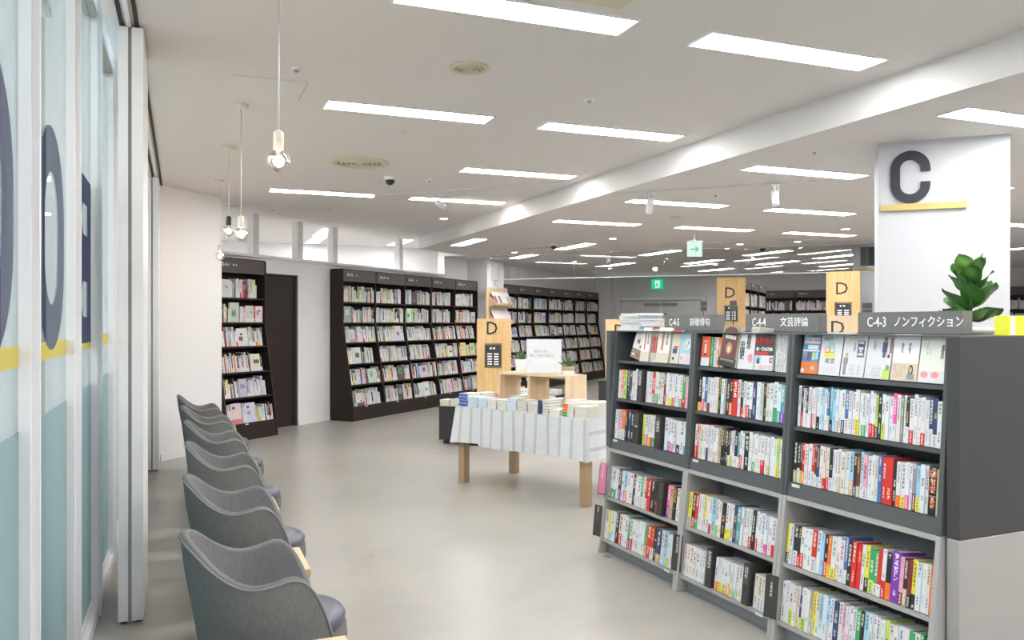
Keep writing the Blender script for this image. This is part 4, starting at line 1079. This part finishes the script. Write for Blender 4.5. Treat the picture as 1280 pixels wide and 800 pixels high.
# ---------------------------------------------------------------- tall dark bookcases
def tall_case(name, label, o_, ang, nb, bw, levels, slant=0.2, zs=1.5, H=2.33, seed=1, face=0.3, header=('D-2-', 1), end=True, blab=None, dens=1.0, wpal='wwwwwwwwwwwwwwiiiiiigggkkkGGkaacslyrobtnup'):
    t = thing(name, label, 'bookcase', o_, ang)
    r = random.Random(seed)
    D = 0.44
    def fr(z): return 0.0 if z < 0.2 else (slant * (z - 0.2) / (zs - 0.2) if z < zs else slant)
    prof = [(0, 0), (0, 0.2), (slant, zs), (slant, H), (D, H), (D, 0)]
    for i in range(nb + 1):
        a = i * bw
        e = i in (0, nb)
        MB().prism_x(prof if e else [(y + 0.012 if y < D else y, min(z, H - 0.02)) for y, z in prof], a - 0.014, a + 0.014, 'espresso').obj('side_panel' if e else 'divider', t)
    for i in range(nb):
        x0, x1 = i * bw + 0.014, (i + 1) * bw - 0.014
        for z in levels:
            MB().box(x0, x1, fr(z) + 0.008, D - 0.02, z - 0.022, z, 'espresso').obj('shelf', t)
        MB().box(x0, x1, slant + 0.004, slant + 0.02, 2.15, H, 'espresso_trim').obj('header_board', t)
        q = MB(); q.box(x0 + bw * 0.05, x0 + bw * 0.42, slant, slant + 0.004, 2.215, 2.285, 'espresso_trim'); hd = q.obj('header_label', t)
        q = MB(); print_quad(q, x0 + bw * 0.30, x0 + bw * 0.41, 2.235, 2.265, slant - 0.0006, (0.08, 0.067, 0.062), (0.8, 0.8, 0.8), 2, 1.0); q.obj('label_print', hd)
        text('%s%d' % (header[0], header[1] + i), 0.06, 'sign_white', 'lettering', hd, (x0 + bw * 0.18, slant - 0.001, 2.25))
    MB().box(0.014, nb * bw - 0.014, 0.006, 0.02, 0.0, min(levels) - 0.022, 'espresso').obj('plinth', t)
    MB().box(0.014, nb * bw - 0.014, D - 0.02, D - 0.005, 0.0, H - 0.01, 'espresso').obj('back_panel', t)
    MB().box(0.0, nb * bw, slant + 0.004, D, H, H + 0.012, 'espresso').obj('top_board', t)
    for i in range(nb):
        q = MB(); z = min(levels); q.box((i + .35) * bw, (i + .35) * bw + 0.05, 0.0, 0.006, z - 0.02, z - 0.006, 'paper'); q.obj('shelf_tag', t)
    bk = MB()
    lv = sorted(levels)
    for i in range(nb):
        for k, z in enumerate(lv):
            x = i * bw + 0.022; xe = (i + 1) * bw - 0.03
            gap = (lv[k + 1] if k + 1 < len(lv) else 2.15) - z - 0.03
            stop = xe - (r.random() * 0.18 * bw if r.random() < 0.55 else 0)
            while x < stop - 0.012:
                y = fr(z) + 0.02 + r.random() * 0.01
                ln = -fr(z) * 0 
                sh = slant / (zs - 0.2) if 0.2 <= z < zs - 0.05 else 0.0
                def blk(x0, x1, y0, d, z0, z1, c):
                    s0 = (z0 - z) * sh; s1 = (z1 - z) * sh
                    bk.add([(x0, y0 + s0, z0), (x1, y0 + s0, z0), (x1, y0 + d + s0, z0), (x0, y0 + d + s0, z0), (x0, y0 + s1, z1), (x1, y0 + s1, z1), (x1, y0 + d + s1, z1), (x0, y0 + d + s1, z1)],
                           [(0, 3, 2, 1), (4, 5, 6, 7), (0, 1, 5, 4), (1, 2, 6, 5), (2, 3, 7, 6), (3, 0, 4, 7)], 'jacket', c)
                if r.random() < face * 0.035:      # cover turned to the front
                    wd = min(r.uniform(0.13, 0.2), stop - x); h = min(r.uniform(0.19, 0.26), gap)
                    if wd > 0.08:
                        soft = lambda L_: tuple(a * .62 + .38 * (.45 if sum(PAL[L_]) > .6 else .18) for a in PAL[L_])
                        c = jit(soft(r.choice('wwwwwiiiagcykGk')), .2); c2 = jit(soft(r.choice('wgisapuGbcek')), .2); c3 = jit(soft(r.choice('kGroubnpw')), .2)
                        blk(x, x + wd, y, 0.02, z + .001, z + h, c)
                        a0 = r.uniform(.08, .4); b0 = r.uniform(.3, .5); blk(x + a0 * wd, x + min(.95, a0 + r.uniform(.3, .6)) * wd, y - .002, 0.003, z + h * b0, z + h * min(.95, b0 + r.uniform(.15, .4)), c2)
                        a0 = r.uniform(.1, .6); b0 = r.uniform(.3, .75); blk(x + a0 * wd, x + (a0 + .22) * wd, y - .003, 0.003, z + h * b0, z + h * (b0 + .12), c3)
                        if r.random() < .4: blk(x, x + wd, y - .001, 0.002, z + .001, z + h * .24, jit(soft(r.choice('wwyrik')), .1))
                        x += wd + 0.006; continue
                t_ = r.uniform(0.011, 0.030); h = min(r.choice((0.175, 0.19, 0.20, 0.21, 0.235, 0.25)), gap)
                c = jit(tuple(a * .78 + .22 * (.5 if sum(PAL[q_]) > .7 else .1) for a in PAL[q_]), .15) if (q_ := r.choice(wpal)) else None
                hb = h * r.choice((0, 0, 0.25, 0.3))
                if hb: blk(x, x + t_, y, 0.14, z + .001, z + hb, jit(PAL[r.choice('wyrwwowlwwwcwpwi')], .1))
                zt = h * r.uniform(.5, .7)
                blk(x, x + t_, y, 0.14, z + max(hb, .001), z + h, c)
                ci = (0.08, 0.08, 0.09) if sum(c) > 1 else (0.7, 0.7, 0.66)
                if t_ > 0.016: blk(x + t_ * .35, x + t_ * .65, y - .001, 0.002, z + zt, z + h * .92, tuple(a * .5 + b * .5 for a, b in zip(c, ci)))
                x += t_ + 0.0012
    o = bk.obj('shelved_books', None, o_, (0, 0, ang)); tag(o, blab or 'mixed books filling the shelves of ' + label[:60], 'books', None, 'stuff')
    return t
LVL = (0.22, 0.55, 0.87, 1.20, 1.51, 1.83)
tall_case('bookcase', 'long dark brown five-bay wall bookcase, wall to its left with the door', tuple(WO), WA, 5, 0.866, LVL, seed=11, face=1.0, header=('D-2-', 2), blab='mixed books filling the long five-bay dark brown bookcase')
tall_case('bookcase', 'single dark brown bookcase between the stub wall and the dark door', Wp(-2.575, 0), WA, 1, 0.885, LVL, seed=5, face=1.0, header=('D-3-', 1), blab='books and turned-out covers in the single bookcase beside the door')
tall_case('bookcase', 'dark brown bookcase on the far wall behind the small wood counter rack', Wp(5.38, 0.0), WA, 7, 0.865, LVL, seed=8, face=0.8, header=('D-1-', 1), blab='books in the far wall bookcase behind the table')
PA = WA - PI / 2
tall_case('bookcase', 'dark brown bookcase along the end wall, past the double doors', Wp(11.72, -4.05), PA, 9, 0.9, (0.22, 0.55, 0.87, 1.20, 1.51, 1.83), seed=21, face=0.5, header=('D-4-', 1), blab='books in the end wall bookcase past the double doors')

# ---------------------------------------------------------------- pine boards with letter D, tall islands, low tables
def d_board(name_label, a, b0, b1, z0, z1, zl, size, plate=True, mat='pine'):
    """pine board in the W frame facing -x: it spans b0..b1 across the wall direction"""
    t = thing('letter_board', name_label, 'sign board', Wp(a, b1), PA)
    Wd = b1 - b0
    o = MB().box(0, Wd, 0, 0.03, z0, z1, mat).obj('board', t); bevel(o, 0.003)
    text('D', size, 'letter_black', 'letter_d', t, (Wd * 0.46, -0.003, zl), extrude=0.003, bold=0.0)
    if plate:
        pc = zl - size * 0.5 - 0.22
        q = MB(); q.box(Wd * 0.28, Wd * 0.72, -0.006, -0.004, pc - 0.13, pc + 0.13, 'letter_black'); pt = q.obj('directory_plate', t)
        q = MB()
        for k in range(5):
            for s_ in (0.33, 0.53):
                q.box(Wd * s_, Wd * (s_ + 0.14), -0.0075, -0.006, pc - 0.115 + k * 0.032, pc - 0.097 + k * 0.032, 'sign_white')
        q.box(Wd * .40, Wd * .46, -0.0075, -0.006, pc + 0.08, pc + 0.105, 'sign_white'); q.box(Wd * .50, Wd * .56, -0.0075, -0.006, pc + 0.08, pc + 0.105, 'sign_white')
        q.obj('plate_print', pt)['kind'] = 'stuff'
        q = MB(); q.box(Wd * 0.24, Wd * 0.76, -0.0035, -0.0015, pc - 0.155, pc + 0.155, 'clear_acrylic'); q.obj('acrylic_cover', t)
        q = MB()
        for x in (0.27, 0.73):
            for z in (-0.145, 0.145): q.box(Wd * x - 0.006, Wd * x + 0.006, -0.012, 0, pc + z - 0.006, pc + z + 0.006, 'chrome')
        q.obj('stud', t)
    return t
d_board('pine board with letter D and dark directory plate, behind the cloth table', -1.05, -3.165, -2.695, 0.472, 1.555, 1.43, 0.235)
d_board('tall pine board with letter D at the end of the central tall bookcase', 4.54, -5.02, -4.53, 0.0, 2.305, 2.03, 0.27)
d_board('tall pine board with letter D, nearer the far column', 3.44, -6.94, -6.45, 0.0, 2.30, 2.03, 0.27)
d_board('low pine board whose letter D is half covered by the magazine stack', 0.2, -4.40, -3.97, 0.752, 1.55, 1.40, 0.22, False)
d_board('low pine board just behind the C-4-5 sign with a partly covered D', 0.2, -4.98, -4.56, 0.752, 1.56, 1.43, 0.22, False)
d_board('low pale pine board with large D between the C-4-4 and C-4-3 signs', 1.5, -6.99, -6.57, 0.752, 1.60, 1.43, 0.26, False, 'pine_pale')
tall_case('bookcase', 'tall dark bookcase ending in the central pine board, seen obliquely', Wp(4.60, -5.0), WA, 4, 0.93, LVL, seed=31, H=2.27, face=0.6, header=('D-5-', 1), blab='books in the tall bookcase behind the central pine board')
tall_case('bookcase', 'tall dark bookcase behind the pine board nearer the far column', Wp(3.50, -6.92), WA, 3, 0.93, LVL, seed=32, H=2.27, face=0.4, header=('D-6-', 1), blab='books in the tall bookcase behind the pine board near the column')
def low_table(label, a0, a1, b0, b1, z, seed, blabel, rows=4, cols=3, clear=None):
    t = thing('display_table', label, 'display table', Wp(a0, b1), PA)
    W_ = b1 - b0; L = a1 - a0
    q = MB().box(0.02, W_ - 0.02, 0.02, L - 0.02, 0.05, z - 0.02, 'black_low'); q.obj('body', t)
    MB().box(0, W_, 0, L, z - 0.02, z, 'black_low').obj('top', t)
    MB().box(0.06, W_ - 0.06, 0.06, L - 0.06, 0, 0.05, 'black_plastic').obj('plinth', t)
    r = random.Random(seed); m = MB()
    for i in range(cols):
        for j in range(rows):
            x = 0.03 + i * (W_ - 0.04) / cols; y = 0.02 + j * (L - 0.04) / rows
            if clear and clear(y): continue
            n = r.randint(2, 6); zz = z + 0.001
            for k in range(n):
                th = r.uniform(0.012, 0.022); wd = min(0.132, (W_ - 0.04) / cols - 0.015); dp = min(0.19, (L - .04) / rows - 0.02)
                dx = r.uniform(0, 0.006)
                m.box(x + dx, x + dx + wd, y, y + dp, zz, zz + th - 0.002, 'pages_flat')
                m.box(x + dx - 0.001, x + dx + wd + 0.001, y - 0.001, y + dp, zz + th - 0.002, zz + th, 'jacket', jit(PAL[r.choice('wwwiiaacypr')], .1)); zz += th
    o = m.obj('book_stacks', None, Wp(a0, b1), (0, 0, PA)); tag(o, blabel, 'books', None, 'stuff')
low_table('low black display table beneath the pine board, behind the cloth table', -1.42, 0.9, -3.12, -2.33, 0.47, 41, 'stacked books on the low black table around the pine board', 9, 5, lambda y: 0.10 < y < 0.42)
low_table('black display table behind the far end of the grey bookcase', 0.0, 2.0, -5.05, -3.92, 0.75, 42, 'stacked books on the black table behind the grey bookcase', 8, 6, lambda y: 0.0 < y < 0.26)
low_table('black display table behind the C-4-3 and C-4-4 signs', 1.3, 3.0, -7.1, -6.4, 0.75, 43, 'stacked books on the black table near the column', 6, 4, lambda y: 0.0 < y < 0.26)
# small wooden rack on the pier
rk = thing('magazine_rack', 'tall pine magazine rack with slanted trays fixed to the white pier', 'rack', Wp(4.28, -0.03), WA)
MB().box(0, 0.95, 0, 0.02, 0.6, 2.22, 'pine_pale').obj('back_board', rk)
for k, z in enumerate((1.83, 1.46, 1.08)):
    q = MB(); q.prism_x([(0.0, z), (-0.16, z + 0.03), (-0.17, z + 0.075), (-0.155, z + 0.075), (-0.148, z + 0.045), (0.0, z + 0.015)], 0.12, 0.93, 'pine_pale'); q.obj('tray', rk)
    q = MB(); q.prism_x([(0.0, z), (-0.16, z + 0.03), (-0.17, z + 0.075), (0.0, z + 0.23)], 0.11, 0.125, 'pine_pale'); q.obj('tray_cheek', rk)
    for j in range(4 if k == 0 else 6):
        o = MB(); n_ = 4 if k == 0 else 6; wd = 0.76 / n_
        o.prism_x([(-0.148, z + 0.047), (-0.14, z + 0.045), (-0.025, z + 0.30), (-0.033, z + 0.302)], 0.15 + wd * j, 0.15 + wd * j + wd * 0.94, 'jacket', (0.78, 0.76, 0.77) if (j or k) else (0.75, 0.70, 0.70))
        if k == 0 and j in (0, 1, 3): o.prism_x([(-0.152, z + 0.047), (-0.149, z + 0.047), (-0.07, z + 0.22), (-0.073, z + 0.222)], 0.17 + wd * j, 0.15 + wd * j + wd * 0.6, 'jacket', ((.5, .05, .08), (.2, .2, .2), 0, (.5, .42, .3))[j])
        b = o.obj('magazine', None, Wp(4.28, -0.03), (0, 0, WA))
        tag(b, 'magazine %s from the far end in the %s tray of the pine rack' % (ordn(n_ - j), ('top', 'middle', 'lowest')[k]), 'magazine', 'magazines in the pine rack')

# ---------------------------------------------------------------- display table with striped cloth
TE = math.atan2(-0.91, 0.415)           # long axis points towards the camera
TO = Vector((2.41, 7.40, 0)); TM = Matrix.Translation(TO) @ Matrix.Rotation(TE, 4, 'Z')
# local x: along the long side towards the camera, local y: across, away from the glass front
tb = thing('display_table', 'wooden display table with square oak-coloured legs under the striped cloth', 'table', tuple(TO), TE)
TL, TWd, TZ = 1.54, 0.76, 0.715
for x in (0.0, TL - 0.075):
    for y in (0.0, TWd - 0.075):
        bevel(MB().box(x, x + 0.075, y, y + 0.075, 0, 0.66, 'table_leg_wood').obj('leg', tb), 0.003)
MB().box(-0.01, TL + 0.01, -0.01, TWd + 0.01, 0.68, TZ, 'table_leg_wood').obj('table_top', tb)
MB().box(0.02, TL - 0.02, 0.02, TWd - 0.02, 0.60, 0.68, 'table_leg_wood').obj('apron', tb)
# cloth: one surface, top sheet plus a skirt that hangs with shallow waves
def cloth():
    m = MB()
    e = 0.016
    per = []
    x0, x1, y0, y1 = -e, TL + e, -e, TWd + e
    def edge(p, q_, n):
        return [(p[0] + (q_[0] - p[0]) * k / n, p[1] + (q_[1] - p[1]) * k / n) for k in range(n)]
    per = edge((x0, y0), (x1, y0), 64) + edge((x1, y0), (x1, y1), 32) + edge((x1, y1), (x0, y1), 64) + edge((x0, y1), (x0, y0), 32)
    per.append(per[0])
    rows = []; uvr = []
    dist = 0; prev = per[0]; ds = []
    for p in per:
        dist += math.hypot(p[0] - prev[0], p[1] - prev[1]); ds.append(dist); prev = p
    cx, cy = TL / 2, TWd / 2
    NV = 12
    for i, p in enumerate(per):
        col = []
        on_long = abs(p[1] - y0) < 1e-6 or abs(p[1] - y1) < 1e-6
        nx = 0 if on_long else (1 if p[0] > cx else -1); ny = (1 if p[1] > cy else -1) if on_long else 0
        s = ds[i]
        # corner closeness for a fuller fold
        cc = min(math.hypot(p[0] - a, p[1] - b) for a in (x0, x1) for b in (y0, y1))
        hang = 0.335 + 0.010 * math.sin(s * 3.1) + 0.02 * math.exp(-cc * 9) + (0.02 if on_long and p[0] < 0.3 else 0)* -1
        for j in range(NV + 1):
            v = j / NV
            off = v * (0.010 + 0.013 * math.sin(s * 15.0) + 0.006 * math.sin(s * 37 + 1)) + 0.035 * v * math.exp(-cc * 14) + 0.003
            x = p[0] + nx * off + (0.02 * v * math.exp(-cc * 14) * (1 if p[0] > cx else -1) if on_long else 0)
            y = p[1] + ny * off + (0.02 * v * math.exp(-cc * 14) * (1 if p[1] > cy else -1) if not on_long else 0)
            col.append((x, y, TZ + 0.004 - v * hang - (0.003 if j else 0)))
        rows.append(col)
    n1 = 64
    def uvf(i, j):
        p = per[i]; v = j / NV * 0.34
        if i <= 64: return (p[0] - 0, -v)
        if i <= 96: return (p[0] + v, p[1])
        if i <= 160: return (p[0], p[1] + v)
        return (p[0] - v, p[1])
    m.grid(rows, 'striped_cloth', uvf=uvf)
    top = []
    for i in range(9):
        top.append([(x0 + (x1 - x0) * i / 8, y0 + (y1 - y0) * j / 4, TZ + 0.004) for j in range(5)])
    m.grid(top, 'striped_cloth', smooth=False, uvf=lambda i, j: (x0 + (x1 - x0) * i / 8, y0 + (y1 - y0) * j / 4))
    return m
o = cloth().obj('tablecloth', None, tuple(TO), (0, 0, TE)); tag(o, 'white cotton tablecloth with beige grey woven stripes draped over the display table', 'tablecloth')
zt = TZ + 0.0055
# stacks of flat books, front row first
# (x, y, books, thickness, cover, facing spine?, description)
FRONT = [(0.00, 4, .021, 'a', 'b', 'blue patterned'), (0.125, 5, .013, 'a', 'a', 'pale blue'), (0.25, 5, .013, 'a', 'a', 'very pale blue'), (0.375, 5, .012, 'w', 'w', 'white'), (0.50, 5, .013, 'w', 'g', 'white and grey'),
         (0.625, 5, .016, 'a', 'a', 'tall pale blue'), (0.75, 5, .014, 'w', 'k', 'ivory with black spines'), (0.875, 5, .012, 'i', 'w', 'ivory'), (1.00, 5, .017, 'k', 'n', 'ivory with navy covers'), (1.125, 2, .017, 'i', 'i', 'low ivory'),
         (1.275, 5, .016, 'i', 'o', 'ivory with green and orange foot'), (1.405, 5, .013, 'i', 'w', 'cream')]
fs = MB()
for k, (x, n, th, c, sp, d) in enumerate(FRONT):
    z = zt
    for j in range(n):
        t2 = th * 1.4 * random.uniform(.95, 1.05); a = x + random.uniform(0, .008); b = 0.004 + random.uniform(0, .008)
        cc = jit(PAL[c]); cs_ = jit(PAL['e' if (k == 10 and j < 2) else sp])
        fs.box(a + .001, a + .114, b + .001, b + .163, z + .0012, z + t2 - .0016, 'pages_flat')
        fs.box(a, a + .116, b, b + .165, z, z + .0012, 'jacket', cc); fs.box(a, a + .116, b, b + .165, z + t2 - .0016, z + t2 - .0004, 'jacket', cs_ if k in (6, 8) else cc)
        if k in (0, 1, 2, 5): fs.box(a, a + .116, b, b + .0012, z + .0012, z + t2 - .0016, 'jacket', cs_); print_quad(fs, a + .004, a + .112, z + .002, z + t2 - .002, b - .0006, cs_, (0.05, 0.1, 0.4) if k == 0 else (.35, .4, .5), 10, 1)
        if k in (8, 10): fs.box(a, a + .05, b - .0008, b + .0012, z + .0012, z + t2 - .0016, 'jacket', cs_)
        z += t2 + .0004
    fs.box(a + .012, a + .104, b + .02, b + .15, z - .0006, z, 'jacket', jit(PAL[random.choice('waiapc')], .15))
tag(fs.obj('book_stacks', None, tuple(TO), (0, 0, TE)), 'front row of stacked books along the edge of the cloth table', 'books', None, 'stuff')
# second and third rows, and the near end
REST = [(0.01, .20, 5, 'i'), (0.14, .20, 3, 'c'), (0.26, .385, 4, 'w'), (0.02, .40, 4, 'r'), (0.14, .40, 3, 'w'), (0.02, .585, 4, 'i'), (0.15, .585, 3, 'a'), (1.14, .20, 5, 'a'), (1.26, .20, 3, 'w'), (1.40, .19, 5, 'i'), (1.14, .39, 4, 'w'), (1.27, .385, 4, 'i'), (1.405, .38, 5, 'i'), (1.14, .585, 3, 'c'), (1.27, .58, 4, 'w'), (1.405, .58, 4, 'i'), (.30, .585, 3, 'w'), (.45, .585, 3, 'w'), (.62, .585, 3, 'g'), (.80, .585, 4, 'w'), (.95, .585, 3, 'i')]
ms = MB()
for x, y, n, c in REST:
    z = zt
    for j in range(n):
        t2 = random.uniform(.018, .028); a = x + random.uniform(0, .006); b = y + random.uniform(0, .006)
        ms.box(a, a + .112, b, b + .165, z + .0012, z + t2 - .0012, 'pages_flat')
        ms.box(a - .0005, a + .1125, b - .0005, b + .165, z + t2 - .0012, z + t2, 'jacket', jit(PAL[random.choice(c + c + 'wai')], .1)); ms.box(a, a + .112, b, b + .165, z, z + .0012, 'jacket', jit(PAL[c]))
        z += t2 + .0004
tag(ms.obj('book_stacks', None, tuple(TO), (0, 0, TE)), 'inner and rear stacks of flat books on the cloth table', 'books', None, 'stuff')
# open pine shelf unit on the table
bx0, bx1, by0, by1, bz0, bz1 = 0.28, 1.11, 0.26, 0.54, zt, 1.04
ps = thing('tabletop_shelf', 'open two-cell pine shelf box standing on the striped cloth', 'shelf box', tuple(TM @ Vector((bx0, by0, bz0))), TE)
hh = bz1 - bz0; ll = bx1 - bx0; dd = by1 - by0
MB().box(0, ll, 0, dd, hh - 0.02, hh, 'pine_pale').obj('top_board', ps)
MB().box(0.0, ll, 0, dd, 0, 0.018, 'pine_pale').obj('bottom_board', ps)
for x in (0.0, ll * 0.44, ll - 0.02): MB().box(x, x + 0.02, 0.001, dd - 0.001, 0.018, hh - 0.02, 'pine_pale').obj('upright', ps)
MB().box(0.02, ll - 0.02, dd - 0.016, dd - 0.004, hh * .82, hh - 0.02, 'pine_pale').obj('rear_rail', ps)
# white acrylic sign on top
def tp(x, y, z): return tuple(TM @ Vector((x, y, z)))
SA = rad(-21.77) - rad(14)
sg = thing('table_sign', 'white square notice with grey lettering on the pine shelf box', 'sign', tp(0.74, 0.38, bz1 + 0.001), SA)
MB().box(-0.15, 0.15, 0, 0.012, 0, 0.29, 'paper').obj('sign_plate', sg)
q = MB(); q.box(-0.15, 0.15, -0.001, 0.0, 0.283, 0.29, 'jacket', (0.55, 0.68, 0.75)); q.box(-0.155, 0.155, 0, 0.05, -0.0005, 0.003, 'clear_acrylic'); q.obj('edge_strip', sg)['kind'] = 'stuff'
text('秋から冬へ、', 0.026, 'grey_ink', 'lettering', sg, (-0.005, -0.0015, 0.185), bold=0.0002)
text('新しい本と出会う。', 0.026, 'grey_ink', 'lettering', sg, (-0.005, -0.0015, 0.15), bold=0.0002)
q = MB()
for k, (a, b) in enumerate(((-.05, .05), (-.11, .11), (-.08, .10), (-.06, .06))): print_quad(q, a, b, 0.116 - k * 0.012, 0.124 - k * 0.012, -0.0012, (0.86, 0.87, 0.9), (0.5, 0.5, 0.53), int((b - a) / 0.008), 1)
print_quad(q, -0.13, -0.06, 0.245, 0.253, -0.0012, (0.86, 0.87, 0.9), (0.4, 0.4, 0.43), 8, 1)
q.obj('small_print', sg)
sg.scale = (1.08, 1, 1.08)
# two succulents
def succ(x, y, label, pot):
    t = thing('succulent_plant', label, 'plant', tp(x, y, bz1 + 0.001), TE)
    t.scale = (1.35, 1.35, 1.35) if pot else (1.25, 1.25, 1.25)
    if pot: MB().lathe([(0.036, 0), (0.04, 0.01), (0.043, 0.09), (0.038, 0.09), (0.036, 0.07)], 'marble_pot', 20).obj('pot', t); zb = 0.08
    else:
        MB().lathe([(0.040, 0), (0.045, 0.012), (0.046, 0.03)], 'marble_pot', 20).obj('pot', t)
        MB().lathe([(0.0465, 0.03), (0.047, 0.06), (0.042, 0.062), (0.042, 0.04)], 'basket', 20).obj('basket_rim', t); zb = 0.055
    MB().lathe([(0, zb - 0.01), (0.038, zb - 0.008)], 'soil', 16, cap=False).obj('soil', t)
    n = 0
    for ring_, (cnt, pt, L) in enumerate(((7, 18, 0.085), (7, 42, 0.09), (5, 68, 0.085))):
        for k in range(cnt):
            P = []
            for i in range(6):
                u = i / 5; wv = 0.008 * (1 - u) ** 0.7 * (1 + u)
                P.append([(u * L, s2 * wv, 0.12 * L * u * u + abs(s2) * 0.004) for s2 in (-1, 0, 1)])
            m = MB(); m.grid(P, 'succulent')
            o = m.obj('leaf', t); o.matrix_local = Matrix.Translation((0, 0, zb - 0.004)) @ Matrix.Rotation(2 * PI * k / cnt + ring_ * .4 + rnd.uniform(-.2, .2), 4, 'Z') @ Matrix.Rotation(-rad(pt + rnd.uniform(-8, 8)), 4, 'Y')
succ(0.44, 0.40, 'spiky succulent in a white marbled pot at the far end of the pine shelf box', True)
succ(1.015, 0.40, 'spiky succulent in a woven-rim pot at the near end of the pine shelf box', False)

# ---------------------------------------------------------------- tub chairs and plywood side tables
def chair_parts():
    t = thing('tub_chair', 'x', 'chair', (0, 0, 0), 0, 'grey tub chairs in a row along the glass front')
    # plan of the shell measured round from the front-left arm end over the back to the front-right arm end
    def plan(a):      # a in degrees from the back direction (-x)
        aa = abs(a); s = 1 if a >= 0 else -1
        r = rad(aa)
        x = -0.275 * math.cos(r) if aa <= 90 else 0.205 * (aa - 90) / 50
        y = 0.272 * math.sin(r) ** 0.9 if aa <= 90 else 0.272 - 0.028 * ((aa - 90) / 50) ** 2
        return x, s * y
    def rim(a):
        aa = abs(a)
        K = [(-15, .755), (0, .762), (15, .755), (30, .728), (45, .680), (60, .638), (72, .622), (84, .628), (95, .641), (104, .641), (112, .622), (120, .58), (128, .515), (135, .445), (140, .39), (150, .3)]
        for i in range(1, len(K) - 2):
            if aa <= K[i + 1][0]:
                (am, zm), (a0, z0), (a1, z1), (a2, z2) = K[i - 1:i + 3]
                u = (aa - a0) / (a1 - a0); s0 = (z1 - zm) / (a1 - am) * (a1 - a0); s1 = (z2 - z0) / (a2 - a0) * (a1 - a0)
                return z0 * (2 * u ** 3 - 3 * u * u + 1) + s0 * (u ** 3 - 2 * u * u + u) + z1 * (3 * u * u - 2 * u ** 3) + s1 * (u ** 3 - u * u)
        return .39
    angs = [-140 + 280 * i / 56 for i in range(57)]
    NV = 9; out = []; inn = []
    for a in angs:
        px, py = plan(a); zr = rim(a); ln = math.hypot(px, py) or 1
        co = []; ci = []
        for j in range(NV + 1):
            v = j / NV; z = 0.235 + (zr - 0.235) * v
            k = 0.80 + 0.20 * min(1, ((z - 0.235) / 0.42)) ** 0.55
            lean = -0.03 * max(0, (z - 0.45) / 0.3) * max(0, math.cos(rad(a)))
            co.append((px * k + lean, py * k, z))
            th = 0.027
            ci.append((px * k + lean - px / ln * th, py * k - py / ln * th, z))
        out.append(co); inn.append(ci)
    m = MB()
    m.grid(out[::-1], 'felt_grey'); m.grid(inn, 'felt_grey')
    top = []
    for k_, (co, ci) in enumerate(zip(out, inn)):
        A = Vector(co[-1]); B = Vector(ci[-1]); row = []
        for i in range(7):
            a_ = PI * i / 6; mid = (A + B) / 2; h = (A - B) / 2
            row.append(tuple(mid + h * math.cos(a_) + Vector((0, 0, 0.013 * math.sin(a_)))))
        top.append(row)
    m.grid(top[::-1], 'felt_grey')
    for e_ in (0, -1):
        m.grid([out[e_], inn[e_]] if e_ == 0 else [inn[e_], out[e_]], 'felt_grey')
    m.grid([[c[0] for c in out], [c[0] for c in inn]], 'felt_base')
    m.obj('shell', t)
    # piping along the outer rim
    MB().tube([(c[-1][0] * 1.004, c[-1][1] * 1.004, c[-1][2] + 0.001) for c in out], 0.0042, 'felt_piping', 6).obj('piping', t)
    # upholstered seat base, front bulges out of the shell
    def oval(r, z, sx=1.0, x0=0.045): return (r, z)
    b = MB(); prof = [(0.10, 0.22), (0.19, 0.235), (0.222, 0.29), (0.235, 0.36), (0.232, 0.405), (0.20, 0.415)]
    b.lathe(prof, 'felt_base', 36, cx=0.032); b.obj('seat_base', t)
    c = MB(); prof = [(0.215, 0.412), (0.224, 0.425), (0.225, 0.440), (0.214, 0.455), (0.17, 0.463), (0.0, 0.465)]
    c.lathe(prof, 'cushion_blue', 40, cx=0.036, cap=False); c.obj('seat_cushion', t)
    for sx in (-1, 1):
        for sy in (-1, 1):
            MB().tube([(0.03 + sx * 0.11, sy * 0.11, 0.24), (0.03 + sx * 0.18, sy * 0.18, 0.0)], [0.016, 0.010], 'black_plastic', 12).obj('leg', t)
    return t
CH = [(3.08, 'nearest grey felt tub chair with round blue-grey cushion', 2), (4.22, 'second nearest grey felt tub chair, facing the aisle', 0), (5.42, 'third grey felt tub chair from the camera, with blue-grey cushion', -1),
      (6.62, 'fourth grey felt tub chair from the camera, beside two plywood side tables', 1), (7.82, 'fifth grey felt tub chair from the camera, second farthest', 0), (9.02, 'farthest grey felt tub chair, nearest the stub wall', 3)]
c0 = chair_parts()
for i, (y, lab, a) in enumerate(CH):
    c = c0 if i == 0 else copy_tree(c0)
    c.location = ((0.298, 0.305, 0.315, 0.315, 0.29, 0.25)[i], y, 0); c.rotation_euler = (0, 0, rad(a - 2)); c['label'] = lab
st = thing('side_table', 'plywood', 'side table', (0, 0, 0), 0, 'plywood side tables between the chairs')
MB().box(0.0, 0.44, 0, 0.36, 0.455, 0.485, 'plywood').obj('top', st)
for x in (0.002, 0.405): MB().box(x, x + 0.033, 0.003, 0.357, 0, 0.454, 'plywood').obj('side_panel', st)
MB().box(0.035, 0.405, 0.165, 0.19, 0.30, 0.454, 'plywood').obj('cross_rail', st)
for i, (y, lab) in enumerate(((2.33, 'pale plywood side table on the near side of the nearest chair'), (3.47, 'pale plywood side table between the two nearest chairs'), (4.64, 'pale plywood side table hidden behind the second chair'), (5.84, 'pale plywood side table between third and fourth chairs'), (7.04, 'pale plywood side table between fourth and fifth chairs'), (8.26, 'pale plywood side table whose leg shows under the far chairs'))):
    t = st if i == 0 else copy_tree(st)
    t.location = (0.035 if y > 8 else 0.05, y, 0); t['label'] = lab
